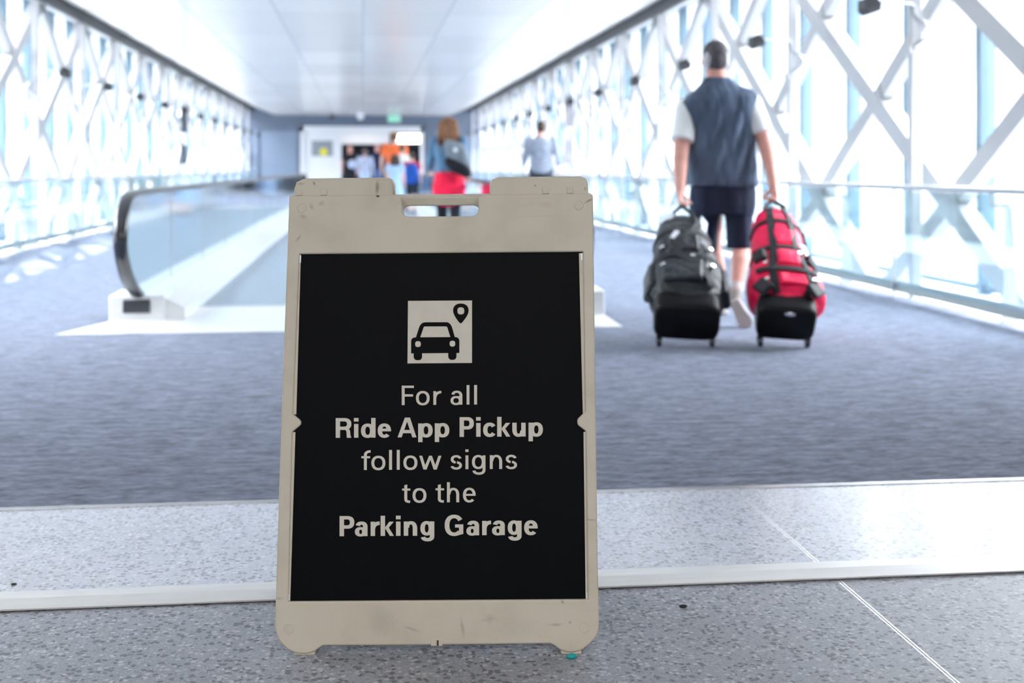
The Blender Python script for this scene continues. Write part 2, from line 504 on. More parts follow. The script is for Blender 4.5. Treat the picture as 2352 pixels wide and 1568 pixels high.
# hall around the camera: side walls, back wall, ceiling (the walkway opens out of it)
slab('ceiling', -6, 6, -8, YS, 3.1, 3.3, M['hall_ceiling'], 'ceiling of the hall the camera stands in')
slab('wall_back', -6, 6, -8.2, -8, -0.3, 3.3, M['hall_wall'], 'wall of the hall behind the camera')
slab('wall_hall_left', -6.2, -6, -8.2, YS, -0.3, 3.3, M['hall_wall'], 'left wall of the hall')
slab('wall_hall_right', 6, 6.2, -8.2, YS, -0.3, 3.3, M['hall_wall'], 'right wall of the hall')
for sgn, nm in ((-1, 'wall_left'), (1, 'wall_right')):
    setting(MB().bb(sgn * 4.3, sgn * 6.2, YS - 0.4, YS, -0.3, 3.8).bb(sgn * 4.95, sgn * 5.15, YS, 6.2 if sgn > 0 else 5.6, -0.3, 3.7).obj(nm, M['white_paint']),
            'solid wall where the %s glazing begins' % ('left' if sgn < 0 else 'right'))

# ------------------------------------------------------------------ glazing: one window per mullion bay
wn_i = 0
for sgn, first in ((1, 9.59), (-1, 9.9)):
    y = first - 2 * PER / 2
    side = 'right' if sgn > 0 else 'left'
    bay = 0
    while y + PER / 2 < YE + 0.2:
        wn_i += 1
        bay += 1
        y1 = min(y + PER / 2, YE)
        e = empty('window_%d' % wn_i, (sgn * 4.88, y, 0), 0, 'floor to ceiling window number %d along the %s wall' % (bay, side), 'window', None, 'structure')
        f = MB()
        f.bb(-0.06, 0.06, -0.045, 0.045, -0.2, 3.62)
        f.bb(-0.035, 0.035, 0.03, y1 - y, 3.42, 3.47).bb(-0.035, 0.035, 0.03, y1 - y, 0.0, 0.05)
        f.obj('window_frame', M['mullion'], e)
        MB().bb(-0.005, 0.005, 0.03, y1 - y - 0.03, 0.05, 3.42).bb(-0.005, 0.005, 0.03, y1 - y - 0.03, 3.47, 3.62).obj('window_pane', M['pane'], e)
        y += PER / 2

# ------------------------------------------------------------------ steel lattice trusses
TX = 4.4
SL = 0.84 / (PER / 2)
for sgn, node in ((1, 10.52), (-1, 18.13)):
    side = 'right' if sgn > 0 else 'left'
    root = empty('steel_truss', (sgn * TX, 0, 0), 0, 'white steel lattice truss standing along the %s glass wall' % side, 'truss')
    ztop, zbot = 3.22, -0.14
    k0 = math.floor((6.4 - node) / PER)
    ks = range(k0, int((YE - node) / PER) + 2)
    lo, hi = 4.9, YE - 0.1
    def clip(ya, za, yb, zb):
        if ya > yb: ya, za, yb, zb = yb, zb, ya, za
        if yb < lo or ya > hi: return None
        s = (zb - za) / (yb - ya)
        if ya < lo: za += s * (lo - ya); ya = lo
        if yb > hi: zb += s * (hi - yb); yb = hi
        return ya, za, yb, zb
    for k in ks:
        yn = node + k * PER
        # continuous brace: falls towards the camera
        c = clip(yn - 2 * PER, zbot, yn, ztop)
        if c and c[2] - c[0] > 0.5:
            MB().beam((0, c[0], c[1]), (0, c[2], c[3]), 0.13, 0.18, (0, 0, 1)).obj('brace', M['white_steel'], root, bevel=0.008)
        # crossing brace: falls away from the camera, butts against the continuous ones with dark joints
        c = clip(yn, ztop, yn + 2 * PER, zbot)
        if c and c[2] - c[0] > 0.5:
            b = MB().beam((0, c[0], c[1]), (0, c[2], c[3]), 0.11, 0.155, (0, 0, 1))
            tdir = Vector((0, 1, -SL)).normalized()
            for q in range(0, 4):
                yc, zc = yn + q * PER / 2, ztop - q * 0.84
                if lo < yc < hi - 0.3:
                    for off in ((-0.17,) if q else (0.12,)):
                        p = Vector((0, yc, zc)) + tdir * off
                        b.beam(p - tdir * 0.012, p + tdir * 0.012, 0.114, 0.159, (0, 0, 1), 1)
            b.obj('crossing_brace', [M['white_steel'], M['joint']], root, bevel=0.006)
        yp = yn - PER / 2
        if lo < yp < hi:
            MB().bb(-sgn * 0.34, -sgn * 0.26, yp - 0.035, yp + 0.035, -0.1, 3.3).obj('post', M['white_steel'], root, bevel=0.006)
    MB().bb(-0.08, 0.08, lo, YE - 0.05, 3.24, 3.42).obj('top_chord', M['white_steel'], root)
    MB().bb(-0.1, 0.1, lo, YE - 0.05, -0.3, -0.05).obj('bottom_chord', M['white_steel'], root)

# ------------------------------------------------------------------ floodlights on curved arms, one per post
ORD = ['nearest', 'second', 'third', 'fourth', 'fifth', 'sixth', 'seventh', 'eighth', 'ninth', 'tenth', 'eleventh', 'twelfth', 'thirteenth', 'fourteenth', 'fifteenth']
def floodlight(sgn, y, label):
    e = empty('floodlight', (sgn * 4.06, y, 1.85), 0, label, 'floodlight', 'floodlights along the trusses')
    s = -sgn
    arm = []
    for i in range(13):                     # S-curve: up the post, out, then back over towards the walkway
        q = i / 12
        arm.append((-s * (0.02 + 0.13 * math.sin(PI * min(1, q * 1.25)) * (1 - 0.2 * q)) + s * 0.0, -0.05, 0.02 + 0.30 * q))
    end = arm[-1]
    arm += [(end[0] + s * 0.04, -0.05, end[2] + 0.025), (end[0] + s * 0.11, -0.05, end[2] + 0.03), (end[0] + s * 0.30, -0.05, end[2] + 0.03)]
    MB().tube(arm, 0.012, 8).obj('arm', M['steel'], e, 60)
    ex, ez_ = arm[-1][0], arm[-1][2]
    R = Matrix.Translation((ex + s * 0.06, -0.05, ez_ - 0.02)) @ Matrix.Rotation(s * math.radians(20), 4, 'Y') @ Matrix.Diagonal((0.75, 0.85, 1.15, 1))
    h = MB()
    h.add([(-.055, -.075, .045), (.055, -.075, .045), (.055, .075, .045), (-.055, .075, .045),
           (-.085, -.10, -.02), (.085, -.10, -.02), (.085, .10, -.02), (-.085, .10, -.02),
           (-.06, -.085, -.06), (.06, -.085, -.06), (.06, .085, -.06), (-.06, .085, -.06)],
          [(0, 1, 2, 3), (0, 4, 5, 1), (1, 5, 6, 2), (2, 6, 7, 3), (3, 7, 4, 0), (4, 8, 9, 5), (5, 9, 10, 6), (6, 10, 11, 7), (7, 11, 8, 4), (8, 11, 10, 9)], 0, R)
    h.obj('lamp_housing', M['black_metal'], e)
    MB().box((0, 0, 0), (0.05, 0.1, 0.06)).obj('bracket', M['white_steel'], e)
for sgn, node, first in ((1, 10.52, 0), (-1, 18.13, -1)):
    ys = []
    k = math.floor((8.6 - node) / PER)
    while True:
        yp = node + k * PER - PER / 2
        k += 1
        if yp > YE - 1: break
        if yp > (8.9 if sgn > 0 else 15.0): ys.append(yp)
    for i, yp in enumerate(ys):
        lab = 'black floodlight on a curved arm, %s from the camera along the %s truss' % (ORD[i] if i < 15 else 'last', 'right' if sgn > 0 else 'left')
        floodlight(sgn, yp, lab)

# ------------------------------------------------------------------ guard railings
def railing(sgn, ya, yb, label):
    r = empty('guard_railing', (sgn * 3.9, 0, 0), 0, label, 'railing')
    MB().tube([(0, ya, 0.83), (0, yb, 0.83)], 0.021, 12).obj('handrail', M['steel'], r, 60)
    MB().bb(sgn * 0.05, sgn * 0.062, ya, yb, 0.05, 0.135).obj('kick_plate', M['kick'], r)
    y = (7.59 if sgn > 0 else 7.2)
    while y < yb - 0.1:
        st = MB()
        o = sgn * 0.10
        st.add([(o - .03, y - .006, 0), (o + .085, y - .006, 0), (o + .035, y - .006, .72), (o - .015, y - .006, .72),
                (o - .03, y + .006, 0), (o + .085, y + .006, 0), (o + .035, y + .006, .72), (o - .015, y + .006, .72)],
               [(0, 1, 2, 3), (7, 6, 5, 4), (0, 4, 5, 1), (1, 5, 6, 2), (2, 6, 7, 3), (3, 7, 4, 0)])
        st.bb(o - 0.10, o + 0.02, y - .006, y + .006, .72, .75)
        st.bb(o - 0.108, o - 0.092, y - .006, y + .006, .74, .82)
        st.obj('stanchion', M['kick'], r)
        y += PER
    y = ya
    while y < yb - 0.05:
        y1 = min(y + PER, yb)
        MB().bb(sgn * 0.03, sgn * 0.04, y + 0.012, y1 - 0.012, 0.10, 0.80).obj('glass_panel', M['rail_glass'], r)
        MB().bb(sgn * 0.025, sgn * 0.045, y - 0.008, y + 0.008, 0.0, 0.81).obj('panel_post', M['steel'], r)
        y += PER
railing(1, 9.15 - PER, YE - 0.1, 'steel handrail with glass panels and kick plate along the right truss')
railing(-1, 16.76 - 4 * PER, YE - 0.1, 'steel handrail with glass panels and kick plate along the left truss')

# hanging banners far down each side
for sx_, u, lab in ((-1, -3.75, 'narrow dark hanging banner far down the left side'), (1, 3.72, 'narrow grey picture banner far down the right side')):
    yb = 27.72 if sx_ < 0 else 22.85
    e = empty('hanging_banner', (u, yb, 0), 0, lab, 'banner')
    mt = noisy(mat('banner cloth', (0.045, 0.055, 0.075) if sx_ < 0 else (0.30, 0.29, 0.32), 0.6), 3, 0.5)
    MB().bb(-0.075, 0.075, -0.01, 0.01, 1.72, 2.28).bb(-0.075, 0.075, -0.01, 0.01, 1.06, 1.46).obj('banner_cloth', mt, e)
    MB().tube([(-sx_ * 0.09, 0, 2.30), (sx_ * 0.35, 0, 2.30)], 0.012, 8).tube([(-sx_ * 0.09, 0, 1.04), (sx_ * 0.35, 0, 1.04)], 0.012, 8).obj('banner_rod', M['steel'], e)

# ------------------------------------------------------------------ end wall, portal, lobby beyond
DX, DZ = 2.3, 2.54
ew = MB().bb(-5.2, -DX, YE, YE + 0.25, -0.3, 3.7).bb(DX, 5.2, YE, YE + 0.25, -0.3, 3.7).bb(-DX, DX, YE, YE + 0.25, DZ, 3.7)
setting(ew.obj('wall_end', M['blue_wall']), 'blue grey end wall of the walkway')
setting(MB().bb(-3.75, -2.42, YE - 0.03, YE, 0, 2.35).bb(-4.0, -3.85, YE - 0.06, YE, 0, 2.4).obj('trim_6', M['blue_door']), 'lighter panel left of the far doorway')
setting(MB().bb(2.75, 3.6, YE - 0.03, YE, 0, 2.35).obj('trim_7', M['blue_door']), 'lighter panel right of the far doorway')
dr = empty('door_1', (0, YE, 0), 0, 'white framed automatic glass doorway at the far end', 'door', None, 'structure')
fr = MB().bb(-DX, -DX + 0.12, -0.05, 0.28, 0, DZ).bb(DX - 0.12, DX, -0.05, 0.28, 0, DZ).bb(-DX, DX, -0.05, 0.28, DZ - 0.22, DZ).bb(-0.92, -0.78, -0.03, 0.2, 0, DZ - 0.2)
fr.obj('door_frame', M['white_paint'], dr)
MB().bb(-DX + 0.12, -1.88, 0.02, 0.08, 0, DZ - 0.2).bb(-1.1, -0.92, 0.02, 0.08, 0, DZ - 0.2).bb(-1.88, -1.1, 0.02, 0.08, 2.0, DZ - 0.2).bb(-1.88, -1.1, 0.02, 0.08, 0, 1.42).obj('door_leaf', M['white_paint'], dr)
MB().bb(-1.88, -1.1, 0.035, 0.05, 1.42, 2.0).obj('door_pane', mat('grey door glass', (0.30, 0.34, 0.38), 0.15), dr)
MB().add([(-1.44 + 0.15 * math.cos(a * PI / 10), 0.02, 1.58 + 0.15 * math.sin(a * PI / 10)) for a in range(20)], [tuple(range(20))]).obj('round_sticker', mat('yellow sticker', (0.80, 0.72, 0.05), 0.5), dr)
# lobby
slab('floor', -7, 7, YE, YE + 16, -0.3, 0.0, M['terrazzo'], 'lobby floor beyond the far doorway')
slab('ceiling', -7, 7, YE + 0.25, YE + 16, 2.9, 3.1, M['white_paint'], 'lobby ceiling beyond the far doorway')
lobby_wall = mat('dark lobby wall', (0.05, 0.055, 0.085), 0.5)
slab('wall_lobby_back', -7, 7, YE + 16, YE + 16.2, -0.3, 3.1, lobby_wall, 'dark lobby back wall')
slab('wall_lobby_left', -7.2, -7, YE + 0.25, YE + 16.2, -0.3, 3.1, lobby_wall, 'lobby left wall')
slab('wall_lobby_right', 7, 7.2, YE + 0.25, YE + 16.2, -0.3, 3.1, M['white_paint'], 'lobby right wall')
bh = setting(MB().bb(-1.6, 1.1, YE + 4.0, YE + 4.3, 1.95, 2.9).obj('trim_8', M['white_paint']), 'white bulkhead beyond the far doorway')
lampm = bpy.data.materials.new('lit diffuser')
lampm.use_nodes = True
B(lampm).inputs['Emission Color'].default_value = (1, 0.98, 0.95, 1)
B(lampm).inputs['Emission Strength'].default_value = 7.0
for i, (lx, ly, lab) in enumerate(((-3.2, 5.5, 'left lit panel in the lobby ceiling'), (0, 2.0, 'middle lit panel in the lobby ceiling'), (3.2, 5.5, 'right lit panel in the lobby ceiling'))):
    e = empty('ceiling_light', (lx, YE + ly, 2.9), 0, lab, 'light')
    MB().bb(-0.75, 0.75, -0.75, 0.75, -0.05, 0.0).obj('lamp_frame', M['white_paint'], e)
    MB().bb(-0.7, 0.7, -0.7, 0.7, -0.065, -0.05).obj('diffuser', lampm, e)
e = empty('wall_light', (2.0, YE + 6, 2.22), 0, 'bright white light box beyond the right side of the far doorway', 'light')
MB().bb(-0.56, 0.56, -0.06, 0.06, -0.2, 0.2).obj('lamp_frame', M['white_paint'], e)
MB().bb(-0.52, 0.52, -0.08, -0.06, -0.17, 0.17).obj('diffuser', lampm, e)
MB().tube([(0, 0, 0.2), (0, 0, 0.68)], 0.03, 8).obj('hanger', M['white_paint'], e)
# things hung from the ceiling near the end wall
e = empty('exit_sign', (1.17, YE - 1.0, 2.945), 0, 'green and white EXIT sign hanging from the ceiling before the end wall', 'sign')
exg = bpy.data.materials.new('lit green legend'); exg.use_nodes = True
B(exg).inputs['Base Color'].default_value = (0.12, 0.6, 0.38, 1); B(exg).inputs['Emission Color'].default_value = (0.15, 0.75, 0.45, 1); B(exg).inputs['Emission Strength'].default_value = 0.45
MB().bb(-0.24, 0.24, -0.03, 0.03, -0.29, -0.03).bb(-0.05, 0.05, -0.03, 0.03, -0.03, 0).obj('sign_case', mat('pale green case', (0.50, 0.72, 0.62), 0.4), e)
EX = MB()
def seg(x0, z0, x1, z1, w=0.028): EX.beam((x0, -0.034, z0), (x1, -0.034, z1), w, 0.006, (0, 1, 0))
for (a, b, c, d) in ((-.18, -.24, -.18, -.08), (-.19, -.09, -.11, -.09), (-.19, -.16, -.12, -.16), (-.19, -.23, -.11, -.23), (-.08, -.24, 0, -.08), (0, -.24, -.08, -.08), (.045, -.24, .045, -.08), (.14, -.24, .14, -.09), (.085, -.09, .195, -.09)):
    seg(a, b, c, d)
EX.obj('lettering', exg, e)
e = empty('ceiling_camera', (-1.10, YE - 1.4, 2.945), 0, 'small black camera under the ceiling before the end wall', 'camera')
MB().tube([(0, 0, 0), (0, 0, -0.08)], 0.02, 8).obj('stem', M['black_metal'], e)
MB().ball((0, 0, -0.13), (0.13, 0.1, 0.075)).bb(-0.06, 0.06, -0.2, 0.05, -0.16, -0.08).obj('camera_body', M['black_metal'], e, 50)
e = empty('ceiling_dome', (-0.07, YE - 1.4, 2.945), 0, 'white dome fixture under the ceiling before the end wall', 'dome')
MB().tube([(0, 0, 0), (0, 0, -0.05)], 0.13, 18).obj('mount', M['white_paint'], e)
MB().ball((0, 0, -0.09), (0.13, 0.13, 0.13)).obj('dome_cover', M['white_paint'], e, 60)

# ------------------------------------------------------------------ moving walkway
mw = empty('moving_walkway', (0, 7.7, 0), 0, 'moving walkway with glass balustrades and black handrails down the middle of the carpet', 'walkway')
LEN = 24.0
MB().add([(-1.78, 0, 0.002), (1.58, 0, 0.002), (1.58, 1.35, 0.012), (-1.58, 1.35, 0.012), (-1.58, 0.55, 0.010), (-1.78, 0, 0.0005), (1.58, 0, 0.0005), (1.58, 1.35, 0.0005), (-1.58, 1.35, 0.0005), (-1.58, 0.55, 0.0005)],
         [(0, 1, 2, 3, 4), (5, 9, 8, 7, 6), (0, 5, 6, 1), (1, 6, 7, 2), (2, 7, 8, 3), (3, 8, 9, 4), (4, 9, 5, 0)]).obj('entry_plate', M['bright_alu'], mw)
MB().bb(-1.12, 1.12, 1.35, LEN, -0.0, 0.010).obj('belt', M['belt'], mw)
MB().bb(-1.12, 1.12, 1.30, 1.36, 0.009, 0.016).obj('comb', M['alu'], mw)
MB().bb(-1.58, 1.58, LEN, LEN + 1.2, 0.0005, 0.012).obj('exit_plate', M['alu'], mw)
def balustrade(s):
    xg = s * 1.41
    if s > 0: xg = 1.37
    # deck and skirt
    d = MB()
    x_in, x_out = s * 1.12, s * 1.585
    prof = [(x_in, 0.0), (x_in, 0.085), (s * 1.25, 0.15), (s * 1.36, 0.165), (s * 1.46, 0.165), (x_out, 0.15), (x_out, 0.0)]
    d.loft([[(x, y, z) for x, z in prof] for y in (0.62, LEN)])
    d.obj('deck', M['bright_alu'], mw)
    nb = MB().bb(s * 1.245, s * 1.585, 0.60, 1.0, 0.0, 0.168)
    nb.obj('newel_box', M['bright_alu'], mw, bevel=0.012)
    MB().bb(s * 1.33, s * 1.50, 0.585, 0.66, 0.055, 0.14).obj('handrail_inlet', M['rubber'], mw, bevel=0.01)
    # handrail path in the y-z plane: inlet, big nose, long top run, far nose
    pts = [(0.72, 0.13), (0.60, 0.17), (0.40, 0.235), (0.20, 0.33), (0.065, 0.44), (0.02, 0.53), (0.035, 0.63), (0.10, 0.72), (0.22, 0.785), (0.40, 0.812), (0.70, 0.818)]
    def cat(P, n=6):
        out = []
        for i in range(len(P) - 1):
            p0, p1, p2, p3 = (Vector(P[max(i - 1, 0)]), Vector(P[i]), Vector(P[i + 1]), Vector(P[min(i + 2, len(P) - 1)]))
            for k in range(n):
                t = k / n
                out.append(tuple(0.5 * ((2 * p1) + (p2 - p0) * t + (2 * p0 - 5 * p1 + 4 * p2 - p3) * t * t + (3 * p1 - p0 - 3 * p2 + p3) * t ** 3)))
        return out + [tuple(P[-1])]
    near = cat(pts)
    far = [(LEN + 0.6 - y, z) for y, z in near][::-1]
    path = near + far
    rings = []
    prevn = None
    for i, (y, z) in enumerate(path):
        a, b = path[max(i - 1, 0)], path[min(i + 1, len(path) - 1)]
        t = Vector((b[0] - a[0], b[1] - a[1])).normalized()
        n = Vector((-t.y, t.x))
        rings.append([(xg + 0.042 * cx_, y + n.x * cn, z + n.y * cn) for cx_, cn in ((-1, -.012), (-.85, .012), (-.4, .02), (.4, .02), (.85, .012), (1, -.012), (.6, -.022), (-.6, -.022))])
    MB().loft(rings).obj('handrail', M['rubber'], mw, 60)
    g = MB()
    inner = [(y, z - 0.0) for y, z in path]
    top = []
    for i, (y, z) in enumerate(path):
        a, b = path[max(i - 1, 0)], path[min(i + 1, len(path) - 1)]
        t = Vector((b[0] - a[0], b[1] - a[1])).normalized()
        n = Vector((t.y, -t.x))
        top.append((y + n.x * 0.015, max(0.15, z + n.y * 0.015)))
    poly = [p for p in top if p[1] > 0.151]
    poly = [(poly[0][0], 0.15)] + poly + [(poly[-1][0], 0.15)]
    g.add([(xg - 0.005, y, z) for y, z in poly] + [(xg + 0.005, y, z) for y, z in poly],
          [tuple(range(len(poly))), tuple(range(len(poly), 2 * len(poly)))[::-1]])
    g.obj('glass_panel', M['bal_glass'], mw)
    for yy in [2.0 + 1.9 * q for q in range(12)]:
        MB().bb(xg - 0.008, xg + 0.008, yy - 0.006, yy + 0.006, 0.16, 0.79).obj('glass_joint', M['alu'], mw)
balustrade(-1)
balustrade(1)

# ------------------------------------------------------------------ A-frame sign
LEAN = math.atan(0.2)
def sgn_pt(u, v):
    """print coordinates of the sign sheet -> metres right / up along the sheet"""
    d = (2.547 + 0.2 * EYE) / (1 + 0.2 * (v - 386) / FPX)
    return ((u - 1176) * d / FPX + 0.148, (EYE - (v - 386) * d / FPX) / math.cos(LEAN))
sign = empty('a_frame_sign', W(-0.148, 2.547, 0), 0, 'freestanding off-white A-frame sign with a black pickup notice, on the terrazzo', 'sign')
sign.rotation_euler = (Matrix.Rotation(-PSI, 4, 'Z') @ Matrix.Rotation(-LEAN, 4, 'X')).to_euler()
def curve_plate(name, loops, y0, depth, mt, parent, bevel=0.003, smooth=35):
    """flat outline with holes -> solid plate with rounded edges; y0 is its front face"""
    c = bpy.data.curves.new(name, 'CURVE')
    c.dimensions = '2D'
    c.fill_mode = 'BOTH'
    for lp in loops:
        s = c.splines.new('POLY')
        s.points.add(len(lp) - 1)
        for p, (x, z) in zip(s.points, lp): p.co = (x, z, 0, 1)
        s.use_cyclic_u = True
    c.extrude = depth / 2 - bevel
    c.bevel_depth = bevel
    c.bevel_resolution = 3
    c.offset = -bevel
    tmp = bpy.data.objects.new(name, c)
    COL.objects.link(tmp)
    dg = bpy.context.evaluated_depsgraph_get()
    me = bpy.data.meshes.new_from_object(tmp.evaluated_get(dg))
    bpy.data.objects.remove(tmp)
    bpy.data.curves.remove(c)
    me.transform(Matrix.Translation((0, y0 + depth / 2, 0)) @ Matrix.Rotation(PI / 2, 4, 'X'))
    me.materials.clear()
    me.materials.append(mt)
    me.shade_smooth()
    me.set_sharp_from_angle(angle=math.radians(smooth))
    o = bpy.data.objects.new(name, me)
    COL.objects.link(o)
    o.parent = parent
    return o
def rnd(pts):
    """pts: (u, v, corner radius) in sheet pixels -> rounded outline"""
    out = []
    n = len(pts)
    for i in range(n):
        p, a, b = Vector(pts[i][:2]), Vector(pts[i - 1][:2]), Vector(pts[(i + 1) % n][:2])
        r = pts[i][2] if len(pts[i]) > 2 else 0
        if not r:
            out.append(tuple(p)); continue
        da, db = (a - p).normalized(), (b - p).normalized()
        ang = da.angle(db)
        tl = min(r / math.tan(ang / 2), (a - p).length * 0.49, (b - p).length * 0.49)
        rr = tl * math.tan(ang / 2)
        bis = (da + db).normalized()
        c = p + bis * (rr / math.sin(ang / 2))
        s, e = p + da * tl - c, p + db * tl - c
        a0 = math.atan2(s.y, s.x)
        dl = (math.atan2(e.y, e.x) - a0 + PI) % (2 * PI) - PI
        for k in range(9):
            t = a0 + dl * k / 8
            out.append((c.x + rr * math.cos(t), c.y + rr * math.sin(t)))
    return out
def sheet(pts): return [sgn_pt(u, v) for u, v in pts]
def px2sc(u, v, a, b, ang, k):
    x, z = sgn_pt(u, v)
    return (x, z, a, b, ang, k)
SC = [px2sc(866, 430, .0035, .012, 0.1, 0.85), px2sc(721, 420, .002, .004, -0.4, 0.8), px2sc(690, 421, .006, .002, 0, 0.5), px2sc(716, 474, .003, .006, -0.4, 0.4),
      px2sc(738, 467, .006, .004, -0.5, 0.35), px2sc(697, 498, .006, .004, 0.4, 0.35), px2sc(686, 547, .002, .006, 0.6, 0.6), px2sc(1352, 461, .008, .002, -0.5, 0.75),
      px2sc(1229, 425, .002, .002, 0, 0.7), px2sc(1344, 432, .002, .003, 0, 0.7), px2sc(1062, 1440, .003, .014, -0.2, 0.4), px2sc(1125, 1420, .010, .006, 0, 0.28),
      px2sc(1276, 1434, .010, .002, 0, 0.5), px2sc(1309, 1429, .002, .002, 0, 0.7), px2sc(1292, 1382, .003, .002, 0.5, 0.7), px2sc(945, 1444, .012, .002, 0.3, 0.4),
      px2sc(1355, 1193, .012, .0016, 0.1, 0.5), px2sc(640, 1374, .008, .002, 0, 0.35), px2sc(880, 1425, .02, .02, 0, 0.14), px2sc(1180, 1445, .05, .02, 0, 0.12)]
M['plastic'] = plastic('scuffed off-white plastic', SC)
M['plastic2'] = noisy(mat('off-white plastic', (0.62, 0.585, 0.51), 0.5, spec=0.35), 30, 0.05)
outline = rnd([(664, 449, 6), (922, 446.5, 15), (924, 497, 16), (1098, 495.5, 16), (1099.5, 446, 15), (1362, 444, 7), (1368, 900), (1373, 1290), (1376.3, 1425), (1376, 1439.6), (1372.9, 1453.9), (1366.7, 1466),
               (1354.5, 1479.4), (1340, 1490.6), (1327, 1496), (1311.6, 1498.3), (1299.4, 1497), (1287, 1492.7), (1274, 1482.8, 12), (1264.7, 1477.8, 6), (1003, 1481), (741, 1482.6, 8), (722, 1495.7), (709.8, 1500), (696.5, 1501.3),
               (681, 1500), (669, 1496), (657.8, 1489.6), (646.5, 1478.4), (638.4, 1467), (633.3, 1451.8), (631.2, 1439.6), (631.5, 1425), (635, 1290), (648, 900)])
opening = rnd([(688, 583, 1), (1339, 577.5, 1), (1344, 945, 4), (1326, 962, 10), (1326, 975, 10), (1345.5, 990, 4), (1350, 1376, 1), (662, 1381, 1), (671, 992, 4), (691, 975, 12), (691, 966, 12), (672.5, 950, 4)])
curve_plate('front_panel', [sheet(outline), sheet(opening)], 0.0, 0.030, M['plastic'], sign, 0.0036)
# recessed lips each side of the sheet
for side_px in ([(680, 584), (690, 584), (679.5, 952), (671, 950)], [(1330, 581), (1340, 580), (1345, 945), (1339, 950)],
                [(669, 992), (677.5, 992), (665.5, 1380), (660, 1380)], [(1340.5, 992), (1347, 990), (1352, 1376), (1345.5, 1376)]):
    MB().prism([sgn_pt(u, v) for u, v in side_px], 0.0045, 0.02).obj('insert_channel', M['plastic2'], sign)
ins = MB().prism([sgn_pt(686, 580), sgn_pt(1341, 575), sgn_pt(1353, 1380), sgn_pt(660, 1384)], 0.0085, 0.0125)
insert = ins.obj('poster_board', M['poster'], sign)
insert['label'] = 'black corrugated notice board'
for nm, pl in (('corner_glint', [(688, 586), (691, 586), (690, 603), (687.5, 603)]), ('corner_glint', [(1334, 581), (1338, 581), (1338.5, 597), (1334.5, 597)]),
               ('corner_glint', [(662, 1365), (665.5, 1365), (665, 1379.5), (660, 1379.5)]), ('corner_glint', [(1345.6, 1360), (1349, 1360), (1349.5, 1375), (1346, 1375)])):
    MB().prism([sgn_pt(u, v) for u, v in pl], 0.0035, 0.008).obj(nm, M['cover_glint'], sign)  # slivers of the clear cover, their white glint put into the colour
# shoulder tabs (front pair and the rear panel's pair behind them)
for px in ([(675, 470), (675, 432), (680, 417), (695, 409.5), (882, 407.5), (893, 412), (899, 422), (901, 470)],
           [(1127, 470), (1126.5, 424), (1132, 411), (1145, 406), (1335, 404), (1346, 409), (1351, 420), (1352, 470)]):
    t_ = curve_plate('shoulder_tab', [sheet(px)], 0.0045, 0.024, M['plastic'], sign, 0.0025)
for (u, v) in ((687, 440.5), (743, 440), (1253.5, 436.5), (1310, 435.5)):
    x, z = sgn_pt(u, v)
    MB().add([(x - .0072, .0045, z - .0075), (x + .0072, .0045, z - .0075), (x + .0072, .0045, z + .0075), (x - .0072, .0045, z + .0075),
              (x - .0062, .0018, z - .0068), (x + .0062, .0018, z - .0068), (x + .0062, .0036, z + .006), (x - .0062, .0036, z + .006)],
             [(4, 5, 6, 7), (0, 1, 5, 4), (1, 2, 6, 5), (2, 3, 7, 6), (3, 0, 4, 7)]).obj('tab_catch', M['plastic2'], sign)
for (u, v) in ((693.5, 478), (1329.5, 471), (663.5, 1444), (1343, 1440)):
    x, z = sgn_pt(u, v)
    MB().loft([[(x + r * math.cos(a * PI / 14), y, z + r * math.sin(a * PI / 14)) for a in range(28)] for r, y in ((.0103, .001), (.0101, -.0006), (.0093, -.0011), (.0088, -.0004))]).obj('disc_boss', M['plastic2'], sign, 40)
# moulded maker's plaque, a faint raised outline
pl = rnd([(1158, 455, 9), (1292, 453, 9), (1292, 495, 9), (1158, 497.5, 9)])
pl2 = rnd([(1159, 456, 8), (1291, 454, 8), (1291, 494, 8), (1159, 496.5, 8)])
a_, b_ = sheet(pl), sheet(pl2)
pq = MB()
nq = len(a_)
pq.add([(x, -0.0005, z) for x, z in a_] + [(x, -0.0005, z) for x, z in b_] + [(x, 0.001, z) for x, z in a_] + [(x, 0.001, z) for x, z in b_],
       [f for i in range(nq) for j in [(i + 1) % nq] for f in ((i, j, nq + j, nq + i), (i, 2 * nq + i, 2 * nq + j, j), (nq + i, nq + j, 3 * nq + j, 3 * nq + i))])
plaque = pq.obj('maker_plaque', M['plastic2'], sign)
x, z = sgn_pt(1003, 1475)
MB().bb(x - .0115, x + .0115, -.0012, .004, z - .0065, z + .006).obj('bottom_clip', M['plastic2'], sign, bevel=0.001)
MB().bb(x + .0005, x + .004, -.0022, .002, z - .0065, z + .0045).obj('clip_rod', M['dark_rod'], sign)
x, z = sgn_pt(868, 450.5)
MB().loft([[(x + .0034 * math.cos(a * PI / 8), y, z + .002 * math.sin(a * PI / 8)) for a in range(16)] for y in (-.0006, .001)]).obj('screw', M['dark_rod'], sign)
for (u0, u1, v0, v1) in ((672, 723, 1494, 1504), (1288, 1336, 1492, 1501.5)):
    xa, za = sgn_pt(u0, v1); xb, zb = sgn_pt(u1, v0)
    MB().bb(xa, xb, 0.004, 0.045, za - 0.002, zb + 0.004).obj('foot', M['plastic2'], sign, bevel=0.004)
